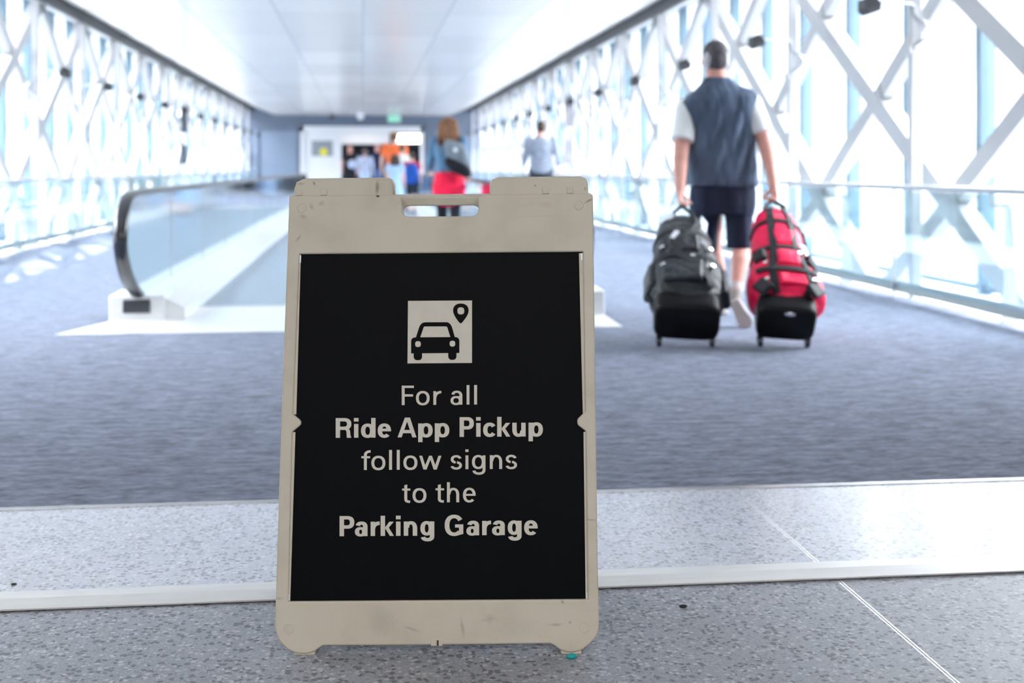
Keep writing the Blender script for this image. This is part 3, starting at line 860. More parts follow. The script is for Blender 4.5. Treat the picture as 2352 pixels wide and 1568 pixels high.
# rear panel, hinged at the shoulders, leaning the other way
HZ = sgn_pt(1005, 430)[1]
rear = empty('rear_panel', (0, 0.030, HZ), 0)
rear.parent = sign
rear.rotation_euler = (2 * LEAN, 0, 0)
def rs(pts): return [(x, z - HZ) for x, z in sheet(pts)]
ro = rnd([(668, 449, 6), (1362, 444, 6), (1376, 1420, 30), (1340, 1493, 25), (1292, 1493, 20), (1264, 1478), (741, 1482), (713, 1497, 20), (665, 1495, 25), (633, 1425, 30)])
slot = rnd([(922, 470, 15), (1100, 468.5, 15), (1100, 512, 15), (922, 513.5, 15)])
curve_plate('rear_board', [rs(ro), rs(slot)], 0.004, 0.028, M['plastic2'], rear, 0.004)
for px in ([(678, 470), (678, 432), (683, 417), (698, 409), (886, 407), (897, 411), (903, 421), (905, 470)],
           [(1124, 470), (1124, 424), (1129, 411), (1142, 406), (1336, 404), (1347, 409), (1352, 420), (1353, 470)]):
    curve_plate('rear_tab', [rs(px)], 0.004, 0.024, M['plastic2'], rear, 0.0025)

# ---- lettering: strokes drawn letter by letter in sheet pixels (y up from the baseline)
def arc(cx, cy, rx, ry, tv, th, a0, a1, n=28, p=2.25):
    polys = []
    def pt(rx_, ry_, a):
        c, s = math.cos(a), math.sin(a)
        return (cx + rx_ * math.copysign(abs(c) ** (2 / p), c), cy + ry_ * math.copysign(abs(s) ** (2 / p), s))
    for i in range(n):
        b0 = math.radians(a0 + (a1 - a0) * i / n)
        b1 = math.radians(a0 + (a1 - a0) * (i + 1) / n)
        polys.append([pt(rx, ry, b0), pt(rx, ry, b1), pt(rx - tv, ry - th, b1), pt(rx - tv, ry - th, b0)])
    return polys
def rect(x0, x1, y0, y1): return [[(x0, y0), (x1, y0), (x1, y1), (x0, y1)]]
def glyph(ch, w, C, xh, bold):
    tv, th = (10.1, 7.6) if bold else (6.7, 5.4)
    k = C / 45.5
    tv, th = tv * k, th * k
    os_ = 0.8 * k
    D = 11.4 * k
    if ch == 'l': return rect(0, w, 0, C)
    if ch == 'i': return rect((w - tv) / 2, (w + tv) / 2, 0, xh) + rect((w - tv) / 2 - .3 * k, (w + tv) / 2 + .3 * k, C - (8.2 if bold else 6) * k, C)
    if ch == 'o': return arc(w / 2, xh / 2, w / 2, xh / 2 + os_, tv, th, 0, 360, 44)
    if ch == 'F': return rect(0, tv, 0, C) + rect(0, w, C - th, C) + rect(0, w * .93, .44 * C, .44 * C + th)
    if ch == 'r': return rect(0, tv, 0, xh) + arc(w + .5, xh - .5 * xh, w - .15 * tv, .5 * xh + os_, tv * .86, th * 1.08, 91, 178, 14)
    if ch in 'nh':
        return rect(0, tv, 0, C if ch == 'h' else xh) + arc(w / 2 + .1 * tv, xh - .5 * xh, w / 2 - .1 * tv, .5 * xh + os_, tv, th * .95, 0, 172, 26) + rect(w - tv, w, 0, xh / 2 + .3)
    if ch == 'm':
        g = rect(0, tv, 0, xh)
        for a, b in ((0, w / 2 + tv / 2), (w / 2 - tv / 2, w)):
            g += arc((a + b) / 2, xh / 2, (b - a) / 2, xh / 2 + os_, tv, th, 0, 172, 18) + rect(b - tv, b, 0, xh / 2 + .3)
        return g
    if ch == 'u':
        return rect(w - tv, w, 0, xh) + arc(w / 2 - .1 * tv, xh / 2, w / 2 - .1 * tv, .5 * xh + os_, tv, th * .95, 180, 352, 26) + rect(0, tv, xh / 2 - .3, xh)
    if ch in 'pdg':
        x0 = .28 * tv
        bowl = arc((x0 + w) / 2, xh / 2, (w - x0) / 2, xh / 2 + os_, tv, th * .95, 0, 360, 40)
        if ch == 'p': return rect(0, tv, -D, xh) + bowl
        bowl = [[(w - a, b) for a, b in q] for q in bowl]
        if ch == 'd': return rect(w - tv, w, 0, C) + bowl
        bowl = [[(a, b * .97 + .03 * xh) for a, b in q] for q in bowl]
        tail = arc(w * .515, -1.6 * k, w * .485, 11.3 * k, tv, th, 190, 360, 22)
        return rect(w - tv, w, -1.9 * k, xh) + bowl + tail
    if ch == 'c': return arc(w * .54, xh / 2, w * .54, xh / 2 + os_, tv, th, 34, 326, 34)
    if ch == 'e':
        bt = th * .82
        return arc(w / 2, xh / 2, w / 2, xh / 2 + os_, tv, th * .95, -3, 318, 38) + rect(tv * .7, w * .995 - .2, .45 * xh, .45 * xh + bt)
    if ch == 'a':
        ta = th * (.74 if bold else .9)
        rb = .315 * xh
        top = arc(w * .53, xh * .66, w * .47, xh * .34 + os_, tv, th * .95, 0, 166, 24)
        bowl = arc((w - .25 * tv) / 2, rb - os_ * .5, (w - .25 * tv) / 2, rb + os_ * .6, tv * .98, ta, 0, 360, 36)
        return rect(w - tv, w, 0, xh * .67) + top + bowl + rect(w * .45, w - tv * .5, 2 * rb - ta - .1, 2 * rb - .1 + os_ * .1)
    if ch in 'sS':
        H = C if ch == 'S' else xh
        t2 = th * 1.02
        ru = (H / 2 + os_ + t2 / 2) / 2
        up = arc(w * .5, H + os_ - ru, w * .47, ru, tv * .96, th * .95, 14, 262, 26, 2.1)
        dn = arc(w * .5, ru - os_, w * .5, ru, tv * .96, th * .95, 82, -166, 26, 2.1)
        return up + dn
    if ch == 'f':
        xs = .28 * w
        r_ = .25 * C
        return rect(xs, xs + tv, 0, C - r_ + .3) + arc(w + .8, C - r_, w + .8 - xs, r_, tv, th, 92, 180, 16) + rect(0, w * .95, xh - th * .9, xh)
    if ch == 't':
        xs = .27 * w
        r_ = .19 * C
        return [[(xs, r_ - .3), (xs + tv, r_ - .3), (xs + tv, .905 * C), (xs, .865 * C)]] + arc(w + .3, r_ - .4, w + .3 - xs, r_ + .4, tv, th, 180, 268, 14, 2.6) + rect(0, w, xh - th * .85, xh)
    if ch == 'k':
        return rect(0, tv, 0, C) + [[(tv * .95, .57 * xh), (.62 * w, .585 * xh), (w, xh), (.66 * w, xh)], [(tv * .95, .57 * xh), (.70 * w, 0), (w * 1.01, 0), (.62 * w, .585 * xh)]]
    if ch == 'w':
        q = lambda a, b, c, d: [(a * w, xh), (b * w, xh), (d * w, 0), (c * w, 0)]
        return [q(0, .135, .19, .33), q(.445, .575, .19, .33), q(.445, .575, .65, .79), q(.865, 1, .65, .79)]
    if ch == 'A':
        return [[(0, 0), (.217 * w, 0), (.505 * w, .80 * C), (.505 * w, C), (.388 * w, C)], [(w, 0), (.78 * w, 0), (.505 * w, .80 * C), (.505 * w, C), (.659 * w, C)]] + rect(.28 * w, .72 * w, .21 * C, .375 * C)
    if ch in 'RP':
        yb = (.40 if ch == 'R' else .375) * C
        xm = .54 * w
        g = rect(0, tv, 0, C) + rect(0, xm + .2, C - th, C) + rect(0, xm + .2, yb, yb + th) + arc(xm, (C + yb) / 2, w - xm, (C - yb) / 2, tv, th, -90, 90, 26, 2.35)
        if ch == 'R':
            l_ = [(.55, .41), (.62, .395), (.665, .35), (.685, .28), (.70, .12), (.715, 0)]
            r_ = [(.70, .49), (.84, .455), (.905, .38), (.925, .30), (.945, .12), (1.0, 0)]
            for i in range(5):
                g.append([(l_[i][0] * w, l_[i][1] * C), (r_[i][0] * w, r_[i][1] * C), (r_[i + 1][0] * w, r_[i + 1][1] * C), (l_[i + 1][0] * w, l_[i + 1][1] * C)])
        return g
    if ch == 'G':
        return arc(w / 2, C / 2, w / 2, C / 2 + 1.3 * k, tv * 1.06, th * 1.05, 33, 316, 44) + rect(.755 * w, .98 * w, .07 * C, .55 * C) + rect(.545 * w, .98 * w, .39 * C, .55 * C) + \
               [[(.60 * w, -.02 * C), (.98 * w, .075 * C), (.98 * w, .25 * C), (.755 * w, .22 * C), (.60 * w, .16 * C)]]
    return []
def sort_face(poly):
    a = sum(poly[i][0] * poly[(i + 1) % len(poly)][1] - poly[(i + 1) % len(poly)][0] * poly[i][1] for i in range(len(poly)))
    return poly if a > 0 else poly[::-1]
def print_line(name, items, bold, C, xh, x_base, y_base, slope, yplane, mt, parent):
    for i in range(1, len(items)):                    # one mesh per word
        if items[i][1] - items[i - 1][2] > 13:
            print_line(name, items[:i], bold, C, xh, x_base, y_base, slope, yplane, mt, parent)
            return print_line(name, items[i:], bold, C, xh, x_base, y_base, slope, yplane, mt, parent)
    mb = MB()
    for ch, xl, xr in items:
        yb = y_base + slope * (xl - x_base)
        for q in glyph(ch, xr - xl, C, xh, bold):
            q = sort_face([sgn_pt(xl + a, yb - b) for a, b in q])
            mb.add([(x, yplane - 3e-6 * len(mb.f), z) for x, z in q], [tuple(range(len(q)))])     # strokes lie a hair over one another
    me = bpy.data.meshes.new(name)
    me.from_pydata(mb.v, [], mb.f)
    me.materials.append(mt)
    o = bpy.data.objects.new(name, me)
    COL.objects.link(o)
    o.parent = parent
    return o
YP = 0.0081
print_line('lettering', [('F', 922, 950), ('o', 954.7, 986.2), ('r', 994.8, 1013), ('a', 1034.4, 1061.6), ('l', 1071.4, 1078), ('l', 1088.7, 1095.5)], False, 44.8, 31.5, 922, 929.9, -.0085, YP, M['vinyl'], insert)
print_line('lettering', [('R', 769.8, 805.9), ('i', 811.8, 822.4), ('d', 828, 861.7), ('e', 866.6, 897.3), ('A', 912.3, 955.9), ('p', 959.8, 993.3), ('p', 998.1, 1031.6), ('P', 1055.2, 1088.1),
                         ('i', 1093.2, 1103.9), ('c', 1109.4, 1137.9), ('k', 1141.8, 1171.9), ('u', 1176.7, 1207.4), ('p', 1214.1, 1247.2)], True, 45.4, 31.6, 770, 1005.2, -.0075, YP, M['vinyl'], insert)
print_line('lettering', [('f', 828.9, 850.2), ('o', 852, 884.3), ('l', 892.7, 899.7), ('l', 910.5, 917.4), ('o', 925.8, 958.1), ('w', 962.2, 1013.4), ('s', 1034.1, 1060.8), ('i', 1068.6, 1075.8),
                         ('g', 1083.7, 1114.9), ('n', 1124.9, 1153.3), ('s', 1160.9, 1187.6)], False, 45.6, 31.8, 829, 1079.3, -.0078, YP, M['vinyl'], insert)
print_line('lettering', [('t', 922.7, 941.8), ('o', 946.8, 978.8), ('t', 999.9, 1019.5), ('h', 1026.1, 1054.4), ('e', 1063, 1092.2)], False, 46.2, 32.4, 922, 1154.4, -.0075, YP, M['vinyl'], insert)
print_line('lettering', [('P', 778.7, 812.7), ('a', 813.9, 843.2), ('r', 850.3, 871), ('k', 873.3, 903.7), ('i', 908.6, 919.3), ('n', 926.6, 957.6), ('g', 964.9, 997), ('G', 1020.9, 1064.6),
                         ('a', 1070.9, 1100.3), ('r', 1107.2, 1127.6), ('a', 1129.9, 1159.5), ('g', 1166.1, 1198.1), ('e', 1203.9, 1235.2)], True, 46.4, 32.8, 779, 1231.8, -.0075, YP, M['vinyl'], insert)
print_line('raised_lettering', [('S', 1180, 1189), ('i', 1190.5, 1193), ('m', 1195, 1206), ('p', 1208, 1215), ('o', 1217, 1224), ('S', 1234, 1243), ('i', 1244.5, 1247), ('g', 1249, 1256), ('n', 1258, 1265)],
           False, 12, 8, 1180, 472, -.006, -0.0003, M['plastic2'], plaque)
# pictogram: car and map pin on a pale square
def pic(u, v): return (925 + u / 9.8, 680 + v / 9.8)
def flat(name, polys, y, mt, parent):
    mb = MB()
    for q in polys:
        q = sort_face([sgn_pt(*pic(u, v)) for u, v in q])
        mb.add([(x, y - 3e-6 * len(mb.f), z) for x, z in q], [tuple(range(len(q)))])
    me = bpy.data.meshes.new(name)
    me.from_pydata(mb.v, [], mb.f)
    me.materials.append(mt)
    o = bpy.data.objects.new(name, me)
    COL.objects.link(o)
    o.parent = parent
    return o
square = flat('pictogram_square', [[(112, 98), (1558, 88), (1556, 1497), (100, 1508)]], 0.0081, M['vinyl'], insert)
oc = [(290, 925), (365, 690), (378, 660), (400, 627), (425, 604), (455, 588), (500, 580), (970, 578), (1005, 581), (1040, 597), (1075, 632), (1105, 690), (1168, 915)]
ic = [(388, 920), (462, 700), (467, 690), (474, 682), (482, 677), (490, 675), (510, 674), (950, 672), (970, 672), (980, 674), (990, 680), (1002, 700), (1068, 915)]
car = [[oc[i], oc[i + 1], ic[i + 1], ic[i]] for i in range(12)]
car += [[(183, 1282), (183, 1005), (188, 975), (203, 948), (230, 930), (262, 922), (300, 920), (1165, 912), (1200, 914), (1235, 928), (1258, 952), (1270, 985), (1272, 1010), (1272, 1272)]]
def wheel(x0, x1, y0, y1):
    return [[(x0, y0), (x0, y1 - 70), (x0 + 12, y1 - 35), (x0 + 35, y1 - 10), (x0 + 70, y1), (x1 - 70, y1), (x1 - 35, y1 - 10), (x1 - 12, y1 - 35), (x1, y1 - 70), (x1, y0)]]
car += wheel(240, 430, 1265, 1436) + wheel(1020, 1206, 1262, 1427)
flat('car_symbol', car, 0.0078, M['vinyl_black'], square)
def sq_el(cx, cy, rx, ry, p=2.6, n=32):
    return [(cx + rx * math.copysign(abs(math.cos(2 * PI * i / n)) ** (2 / p), math.cos(2 * PI * i / n)), cy + ry * math.copysign(abs(math.sin(2 * PI * i / n)) ** (2 / p), math.sin(2 * PI * i / n))) for i in range(n)]
flat('headlamp_spot', [sq_el(338, 1072, 64, 66), sq_el(1115, 1063, 63, 66)], 0.0075, M['vinyl'], square)
pin = [(1305 + 175 * math.copysign(abs(math.cos(a)) ** .88, math.cos(a)), 315 - 158 * abs(math.sin(a)) ** .9) for a in [PI * i / 20 for i in range(21)]]
pin += [(1134, 360), (1150, 405), (1180, 462), (1220, 522), (1262, 575), (1285, 598), (1302, 607), (1320, 598), (1345, 573), (1390, 515), (1432, 455), (1462, 398), (1476, 355)]
flat('map_pin_symbol', [pin], 0.0078, M['vinyl_black'], square)
flat('map_pin_hole', [sq_el(1305, 323, 77, 80)], 0.0075, M['vinyl'], square)

# teal glass bead and crumbs on the floor
bx = W(0.118, 2.532, 0.0)
bead = MB().ball((0, 0, 0.0052), (0.0112, 0.006, 0.0052), 20).obj('glass_bead', M['teal'], None, 180)
bead.location = bx
bead.rotation_euler = (0, 0, -PSI + 0.15)
tag(bead, 'small teal glass bead on the terrazzo by the right foot of the sign', 'bead')
for (x, d, r, lab) in ((0.378, 2.826, 0.007, 'dark crumb on the terrazzo right of the sign'), (-1.16, 2.98, 0.005, 'dark crumb on the terrazzo at far left before the carpet')):
    c = MB().ball((0, 0, r * .5), (r * 1.5, r * .8, r * .5), 8).obj('crumb', M['debris'], None, 60)
    c.location = W(x, d, 0.0)
    tag(c, lab, 'debris')

# ------------------------------------------------------------------ people
def hand(mb, wrist, fwd, palm_n, side, k=1.0, curl=55, thumb=1):
    """palm with five separate fingers; side points towards the thumb"""
    f, p, s = Vector(fwd).normalized(), Vector(palm_n).normalized(), Vector(side).normalized()
    w = Vector(wrist)
    spread = (0.030, 0.010, -0.010, -0.029)
    length = (0.072, 0.080, 0.074, 0.058)
    for o_, l_ in zip(spread, length):
        kn = w + f * 0.088 * k + s * o_ * k
        mb.chain([w + s * o_ * 0.55 * k + f * 0.01, kn], [0.016 * k, 0.0125 * k], n=8)
        q, ang = kn, 0
        pts, rad = [kn], [0.0105 * k]
        for j, fr_ in enumerate((0.45, 0.32, 0.23)):
            ang += math.radians(curl * (0.8 if j == 0 else 1.1))
            q = q + (f * math.cos(ang) + p * math.sin(ang)) * l_ * fr_ * k
            pts.append(q); rad.append((0.0095, 0.0085, 0.007)[j] * k)
        mb.chain(pts, rad, n=8)
    t0 = w + f * 0.025 * k + s * 0.022 * k
    t1 = t0 + (f * 0.6 + s * 0.55 + p * 0.45).normalized() * 0.042 * k
    t2 = t1 + (f * 0.75 + s * 0.05 + p * 0.6).normalized() * 0.032 * k
    t3 = t2 + (f * 0.7 - s * 0.2 + p * 0.7).normalized() * 0.025 * k
    mb.chain([t0, t1, t2, t3], [0.014 * k, 0.0115 * k, 0.010 * k, 0.0085 * k], n=8)

def ering(c, rx, ry, p=2.3, n=28, tilt=0.0):
    out = []
    for i in range(n):
        a = 2 * PI * i / n
        x = rx * math.copysign(abs(math.cos(a)) ** (2 / p), math.cos(a))
        y = ry * math.copysign(abs(math.sin(a)) ** (2 / p), math.sin(a))
        out.append((c[0] + x, c[1] + y, c[2] + tilt * x))
    return out

def head(mb, c, k=1.0, yaw=0.0, nod=0.0):
    """skull, jaw, brow, nose, ears; faces +y"""
    R = Matrix.Translation(c) @ Matrix.Rotation(yaw, 4, 'Z') @ Matrix.Rotation(nod, 4, 'X') @ Matrix.Scale(k, 4)
    mb.ball((0, -0.005, 0.025), (0.077, 0.096, 0.090), 18, 0, R)
    mb.ball((0, 0.022, -0.045), (0.058, 0.066, 0.070), 16, 0, R)
    mb.ball((0, 0.060, -0.092), (0.026, 0.024, 0.022), 10, 0, R)
    mb.ball((0, 0.082, 0.012), (0.048, 0.014, 0.013), 10, 0, R)
    mb.ball((0, 0.098, -0.028), (0.013, 0.018, 0.016), 10, 0, R)
    mb.ball((0, 0.090, -0.005), (0.009, 0.014, 0.026), 10, 0, R)
    mb.ball((0, 0.084, -0.060), (0.024, 0.010, 0.009), 10, 0, R)
    for s in (-1, 1):
        mb.ball((s * 0.079, -0.004, -0.012), (0.010, 0.020, 0.032), 10, 0, R)
    return R

def eyes(R, parent):
    for s in (-1, 1):
        MB().ball((s * 0.031, 0.080, -0.006), 0.0125, 10, 0, R).obj('eye', M['eye'], parent, 180)

def cloth(name, col, rough=0.85, scale=14, amount=0.12, stretch=(1, 1, 0.35), bump=0.35, dist=0.02, **kw):
    return noisy(mat(name, col, rough, 0, 0.25, **kw), scale, amount, 3, stretch, bump, dist)

def person(label, loc, h, top, bottom, hair, skin='skin', sleeve=0.9, leg=1.0, stride=0.25, arm_fwd=(0.0, 0.0), hair_len=0, build=1.0,
           shoe=(0.05, 0.05, 0.06), rz=-PSI, skirt=None, vox=0.014, group=None):
    k = h / 1.75
    b = build
    e = empty('person', loc, rz, label, 'person', group)
    sh = [(-0.185 * b, 0, 1.425), (0.185 * b, 0, 1.425)]
    elb = [(-0.245 * b, arm_fwd[0] * 0.4 - 0.02, 1.13), (0.245 * b, arm_fwd[1] * 0.4 - 0.02, 1.13)]
    wr = [(-0.255 * b, arm_fwd[0] + 0.03, 0.89 + abs(arm_fwd[0]) * 0.6), (0.255 * b, arm_fwd[1] + 0.03, 0.89 + abs(arm_fwd[1]) * 0.6)]
    hip = [(-0.088 * b, 0, 0.90), (0.088 * b, 0, 0.90)]
    kn = [(-0.092, stride * 0.55, 0.49), (0.092, -stride * 0.15, 0.485)]
    an = [(-0.088, stride * 0.9, 0.085), (0.088, -stride * 1.15, 0.13 if stride > 0.1 else 0.085)]
    sc = lambda P: tuple(c * k for c in P)
    body = MB()
    tr = [(0.86, .150, .11), (0.95, .165, .115), (1.05, .150, .10), (1.15, .145, .10), (1.28, .168, .112), (1.38, .178, .105), (1.45, .125, .080), (1.50, .062, .060)]
    body.loft([ering(sc((0, 0, z)), rx * b * k, ry * b * k) for z, rx, ry in tr])
    body.tube([sc((0, 0, 1.44)), sc((0, 0.015, 1.57))], [0.062 * k, 0.055 * k], 14)
    hr = head(body, sc((0, 0.02, 1.635)), k)
    for i in (0, 1):
        s = -1 if i == 0 else 1
        body.chain([sc(sh[i]), sc(elb[i]), sc(wr[i])], [0.052 * b * k, 0.040 * k, 0.027 * k], n=12)
        d = (Vector(wr[i]) - Vector(elb[i])).normalized()
        hand(body, sc(wr[i]), d, (-s, 0, 0), (0, 1, 0.1), k * 0.95, 28)
        body.chain([sc(hip[i]), sc(kn[i])], [0.088 * b * k, 0.058 * k], n=14)
        calf = Vector(kn[i]).lerp(Vector(an[i]), 0.32)
        body.chain([sc(kn[i]), sc(tuple(calf)), sc(an[i])], [0.056 * k, 0.056 * k, 0.036 * k], n=14)
    body.solid('body', M[skin], e, vox)
    eyes(hr, e)
    # top
    tp = MB()
    tr2 = [(0.86, .168, .128), (0.95, .172, .128), (1.05, .162, .118), (1.15, .160, .116), (1.28, .180, .126), (1.38, .190, .118), (1.45, .135, .090), (1.485, .085, .078)]
    tp.loft([ering(sc((0, 0, z)), rx * b * k, ry * b * k) for z, rx, ry in tr2])
    for i in (0, 1):
        S_, E_, W_ = Vector(sc(sh[i])), Vector(sc(elb[i])), Vector(sc(wr[i]))
        if sleeve > 0.55:
            q = E_.lerp(W_, (sleeve - 0.5) * 2)
            tp.ball(S_, 0.068 * b * k, 14); tp.tube([S_, E_], [0.066 * b * k, 0.054 * k], 14); tp.ball(E_, 0.054 * k, 14); tp.tube([E_, q], [0.053 * k, 0.042 * k], 14)
        elif sleeve > 0:
            q = S_.lerp(E_, sleeve * 2)
            tp.ball(S_, 0.070 * b * k, 14); tp.tube([S_, q], [0.068 * b * k, 0.064 * k], 14)
    tp.solid(top[0], top[1], e, vox)
    # bottom
    if skirt:
        sk = MB()
        sk.loft([ering(sc((0, 0.02, z)), rx * k, ry * k, 2.2) for z, rx, ry in skirt])
        sk.solid(bottom[0], bottom[1], e, vox)
    else:
        bt = MB()
        bt.loft([ering(sc((0, 0, z)), rx * b * k, ry * b * k) for z, rx, ry in ((0.80, .14, .118), (0.88, .172, .128), (0.97, .168, .124))])
        for i in (0, 1):
            H_, K_, A_ = Vector(sc(hip[i])), Vector(sc(kn[i])), Vector(sc(an[i]))
            if leg > 0.55:
                q = K_.lerp(A_, (leg - 0.5) * 2)
                bt.ball(H_, .1 * b * k, 14); bt.tube([H_, K_], [0.100 * b * k, 0.076 * k], 14); bt.ball(K_, .076 * k, 14); bt.tube([K_, q], [0.076 * k, 0.062 * k], 14)
            else:
                q = H_.lerp(K_, leg * 2)
                bt.ball(H_, .1 * b * k, 14); bt.tube([H_, q], [0.102 * b * k, 0.090 * k], 14)
        bt.solid(bottom[0], bottom[1], e, vox)
    # shoes
    sm = mat('shoe', shoe, 0.6)
    for i in (0, 1):
        a = Vector(sc(an[i]))
        lift = (a.z - 0.085 * k) * 1.0
        heel = Vector((a.x, a.y - 0.045 * k, 0.035 * k + lift))
        toe = Vector((a.x, a.y + 0.15 * k, 0.030 * k))
        MB().chain([heel, heel.lerp(toe, .5) + Vector((0, 0, .012 * k)), toe], [0.036 * k, 0.044 * k, 0.034 * k], n=12).ball(a - Vector((0, 0, .03 * k)), 0.045 * k, 12).solid('shoe', sm, e, vox * 0.8)
    # hair
    if hair is not None:
        hm = noisy(mat('hair', hair, 0.55, 0, 0.4), 40, 0.35, 3, (1, 1, 0.15), 0.5, 0.01)
        hb = MB()
        hb.ball((0, -0.016, 0.032), (0.085, 0.099, 0.094), 18, 0, hr)
        hb.ball((0, -0.035, -0.01), (0.079, 0.078, 0.075), 16, 0, hr)
        if hair_len:
            for q in range(5):
                xx = (q - 2) * 0.042
                hb.chain([tuple(hr @ Vector((xx * .9, -0.06, 0.03))), tuple(hr @ Vector((xx * 1.25, -0.095, -0.14))), tuple(hr @ Vector((xx * 1.15, -0.10, -0.16 - hair_len * (1 - 0.12 * abs(q - 2)))))],
                         [0.055 * k, 0.052 * k, 0.022 * k], n=10)
        hb.solid('hair', hm, e, vox * 0.8)
    return e, k, hr

def at(u, d): return W((u - 1176) * d / FPX, d, 0)

# ---- the man with the two wheeled bags
MD, MX = 8.05, (1655 - 1176) / FPX * 8.05
def P(u, v, d): return ((u - 1176) / FPX * d - MX, d - MD, EYE - (v - 386) * d / FPX)
man = empty('person', W(MX, MD, 0), -PSI, 'man in charcoal vest and dark shorts walking away, pulling two wheeled bags', 'person')
lsh, lel, lwr = P(1581, 246, 8.04), P(1566, 336, 7.97), P(1562, 436, 7.80)
rsh, rel, rwr = P(1719, 234, 8.04), P(1756, 322, 7.97), P(1777, 426, 7.83)
lhip, lkn, lan = P(1628, 440, 8.05), P(1636, 565, 8.22), P(1660, 694, 8.46)
rhip, rkn, ran = P(1692, 440, 8.05), P(1704, 566, 8.02), P(1690, 668, 7.84)
body = MB()
body.loft([ering((P((a + b_) / 2, v, 8.05)[0], 0, P(0, v, 8.05)[2]), (b_ - a) / 2 / 365 * .9, dep) for v, a, b_, dep in
           ((440, 1590, 1730, .11), (380, 1590, 1725, .115), (320, 1590, 1722, .115), (260, 1585, 1722, .12), (225, 1590, 1715, .10), (200, 1610, 1690, .075), (184, 1622, 1672, .062))])
body.tube([P(1648, 205, 8.04), P(1644, 160, 8.06)], [0.066, 0.064], 16)
HR = head(body, P(1643, 138, 8.07), 1.0, 0.0, -0.10)
body.chain([lsh, lel, P(1563, 365, 7.93), lwr], [0.060, 0.050, 0.048, 0.030], n=14)
body.chain([rsh, rel, P(1763, 350, 7.93), rwr], [0.060, 0.050, 0.047, 0.030], n=14)
hand(body, lwr, Vector(P(1562, 480, 7.72)) - Vector(lwr), (1, -0.2, 0), (0.25, 1, 0), 1.0, 62)
hand(body, rwr, Vector(P(1781, 468, 7.75)) - Vector(rwr), (-1, -0.2, 0), (-0.25, 1, 0), 1.0, 62)
for h_, k_, a_ in ((lhip, lkn, lan), (rhip, rkn, ran)):
    body.chain([h_, k_], [0.09, 0.060], n=14)
    body.chain([k_, tuple(Vector(k_).lerp(Vector(a_), .33) + Vector((0, -.012, 0))), a_], [0.056, 0.058, 0.036], n=14)
body.solid('body', M['skin'], man, 0.006, 3)
eyes(HR, man)
vest = MB()
vest.loft([ering((P((a + b_) / 2, v, 8.05)[0], yo, P(0, v, 8.05)[2]), (b_ - a) / 2 / 365, dep, 2.7, 36, tl) for v, a, b_, dep, yo, tl in
           ((427, 1576, 1742, .138, 0, -.02), (415, 1576, 1741, .142, 0, -.01), (390, 1577, 1739, .140, 0, 0), (350, 1577, 1735, .137, 0, 0), (310, 1577, 1735, .140, 0, 0), (275, 1571, 1737, .142, 0, .03),
            (250, 1563, 1740, .140, 0, .06), (228, 1560, 1740, .128, 0, .10), (213, 1575, 1729, .108, 0, .09), (201, 1598, 1702, .088, 0, .05), (190, 1611, 1688, .080, 0.005, .0), (178, 1617, 1676, .076, 0.01, .0))])
vest_o = vest.solid('vest', noisy(mat('charcoal fleece', (0.085, 0.120, 0.185), 0.95, 0, 0.1, **{'Sheen Weight': 0.25}), 7, 0.28, 2, (1.6, 1, 0.5), 0.9, 0.05), man, 0.009, 3)
for v_ in vest_o.data.vertices:                 # soft diagonal folds across the back
    if v_.co.y < -0.02:
        q_ = min(1, (-v_.co.y - 0.02) / 0.06) * max(0, min(1, (1.42 - v_.co.z) / 0.2)) * max(0, min(1, (v_.co.z - 0.88) / 0.1))
        v_.co.y += q_ * (0.008 * math.sin((v_.co.x * 0.9 - v_.co.z * 0.5) * 48) + 0.004 * math.sin((v_.co.x * 1.1 - v_.co.z * 0.28) * 85 + 1))
shirt = MB()
shirt.loft([ering((P(1651, v, 8.05)[0], 0, P(0, v, 8.05)[2]), w_, .10) for v, w_ in ((330, .15), (280, .16), (250, .165), (232, .14))])
lsh = P(1580, 248, 8.05); rsh = P(1720, 236, 8.05)
shirt.ball(lsh, .077, 16).tube([lsh, P(1571, 300, 8.0), P(1567, 325, 7.97)], [.079, .076, .076], 18)
shirt.ball(rsh, .077, 16).tube([rsh, P(1741, 282, 8.0), P(1749, 307, 7.98)], [.078, .074, .071], 18)
shirt.solid('shirt', cloth('pale blue shirt', (0.88, 0.93, 0.96), scale=9), man, 0.009, 2)
shorts = MB()
shorts.loft([ering((P((a + b_) / 2, v, 8.05)[0], 0, P(0, v, 8.05)[2]), (b_ - a) / 2 / 365, dep, 2.5) for v, a, b_, dep in ((415, 1588, 1732, .128), (440, 1584, 1736, .135), (470, 1583, 1736, .14), (492, 1588, 1732, .13))])
shorts.tube([P(1618, 470, 8.06), P(1616, 525, 8.12), P(1617, 571, 8.18)], [.096, .090, .086], 18)
shorts.tube([P(1697, 470, 8.04), P(1698, 525, 8.02), P(1698, 571, 8.01)], [.094, .084, .080], 18)
shorts.solid('shorts', noisy(mat('navy black shorts', (0.014, 0.020, 0.045), 0.8, 0, 0.3), 6, 0.3, 2, (2, 1, 0.5), 0.7, 0.04), man, 0.009, 3)
hairm = noisy(mat('dark greying hair', (0.085, 0.080, 0.092), 0.6, 0, 0.35), 60, 0.4, 3, (1, 1, 0.2), 0.5, 0.008)
greym = noisy(mat('grey temple hair', (0.55, 0.55, 0.60), 0.6, 0, 0.35), 60, 0.3, 3, (1, 1, 0.2), 0.5, 0.008)
hb = MB()
hb.ball((0, -0.014, 0.036), (0.0815, 0.098, 0.090), 20, 0, HR).ball((0, -0.035, -0.012), (0.068, 0.074, 0.068), 16, 0, HR)
hair_o = hb.solid('hair', hairm, man, 0.007, 3)
for s in (-1, 1):
    MB().ball((s * 0.0535, -0.040, -0.004), (0.0285, 0.056, 0.060), 14, 0, HR).solid('temple_hair', greym, man, 0.006, 3)
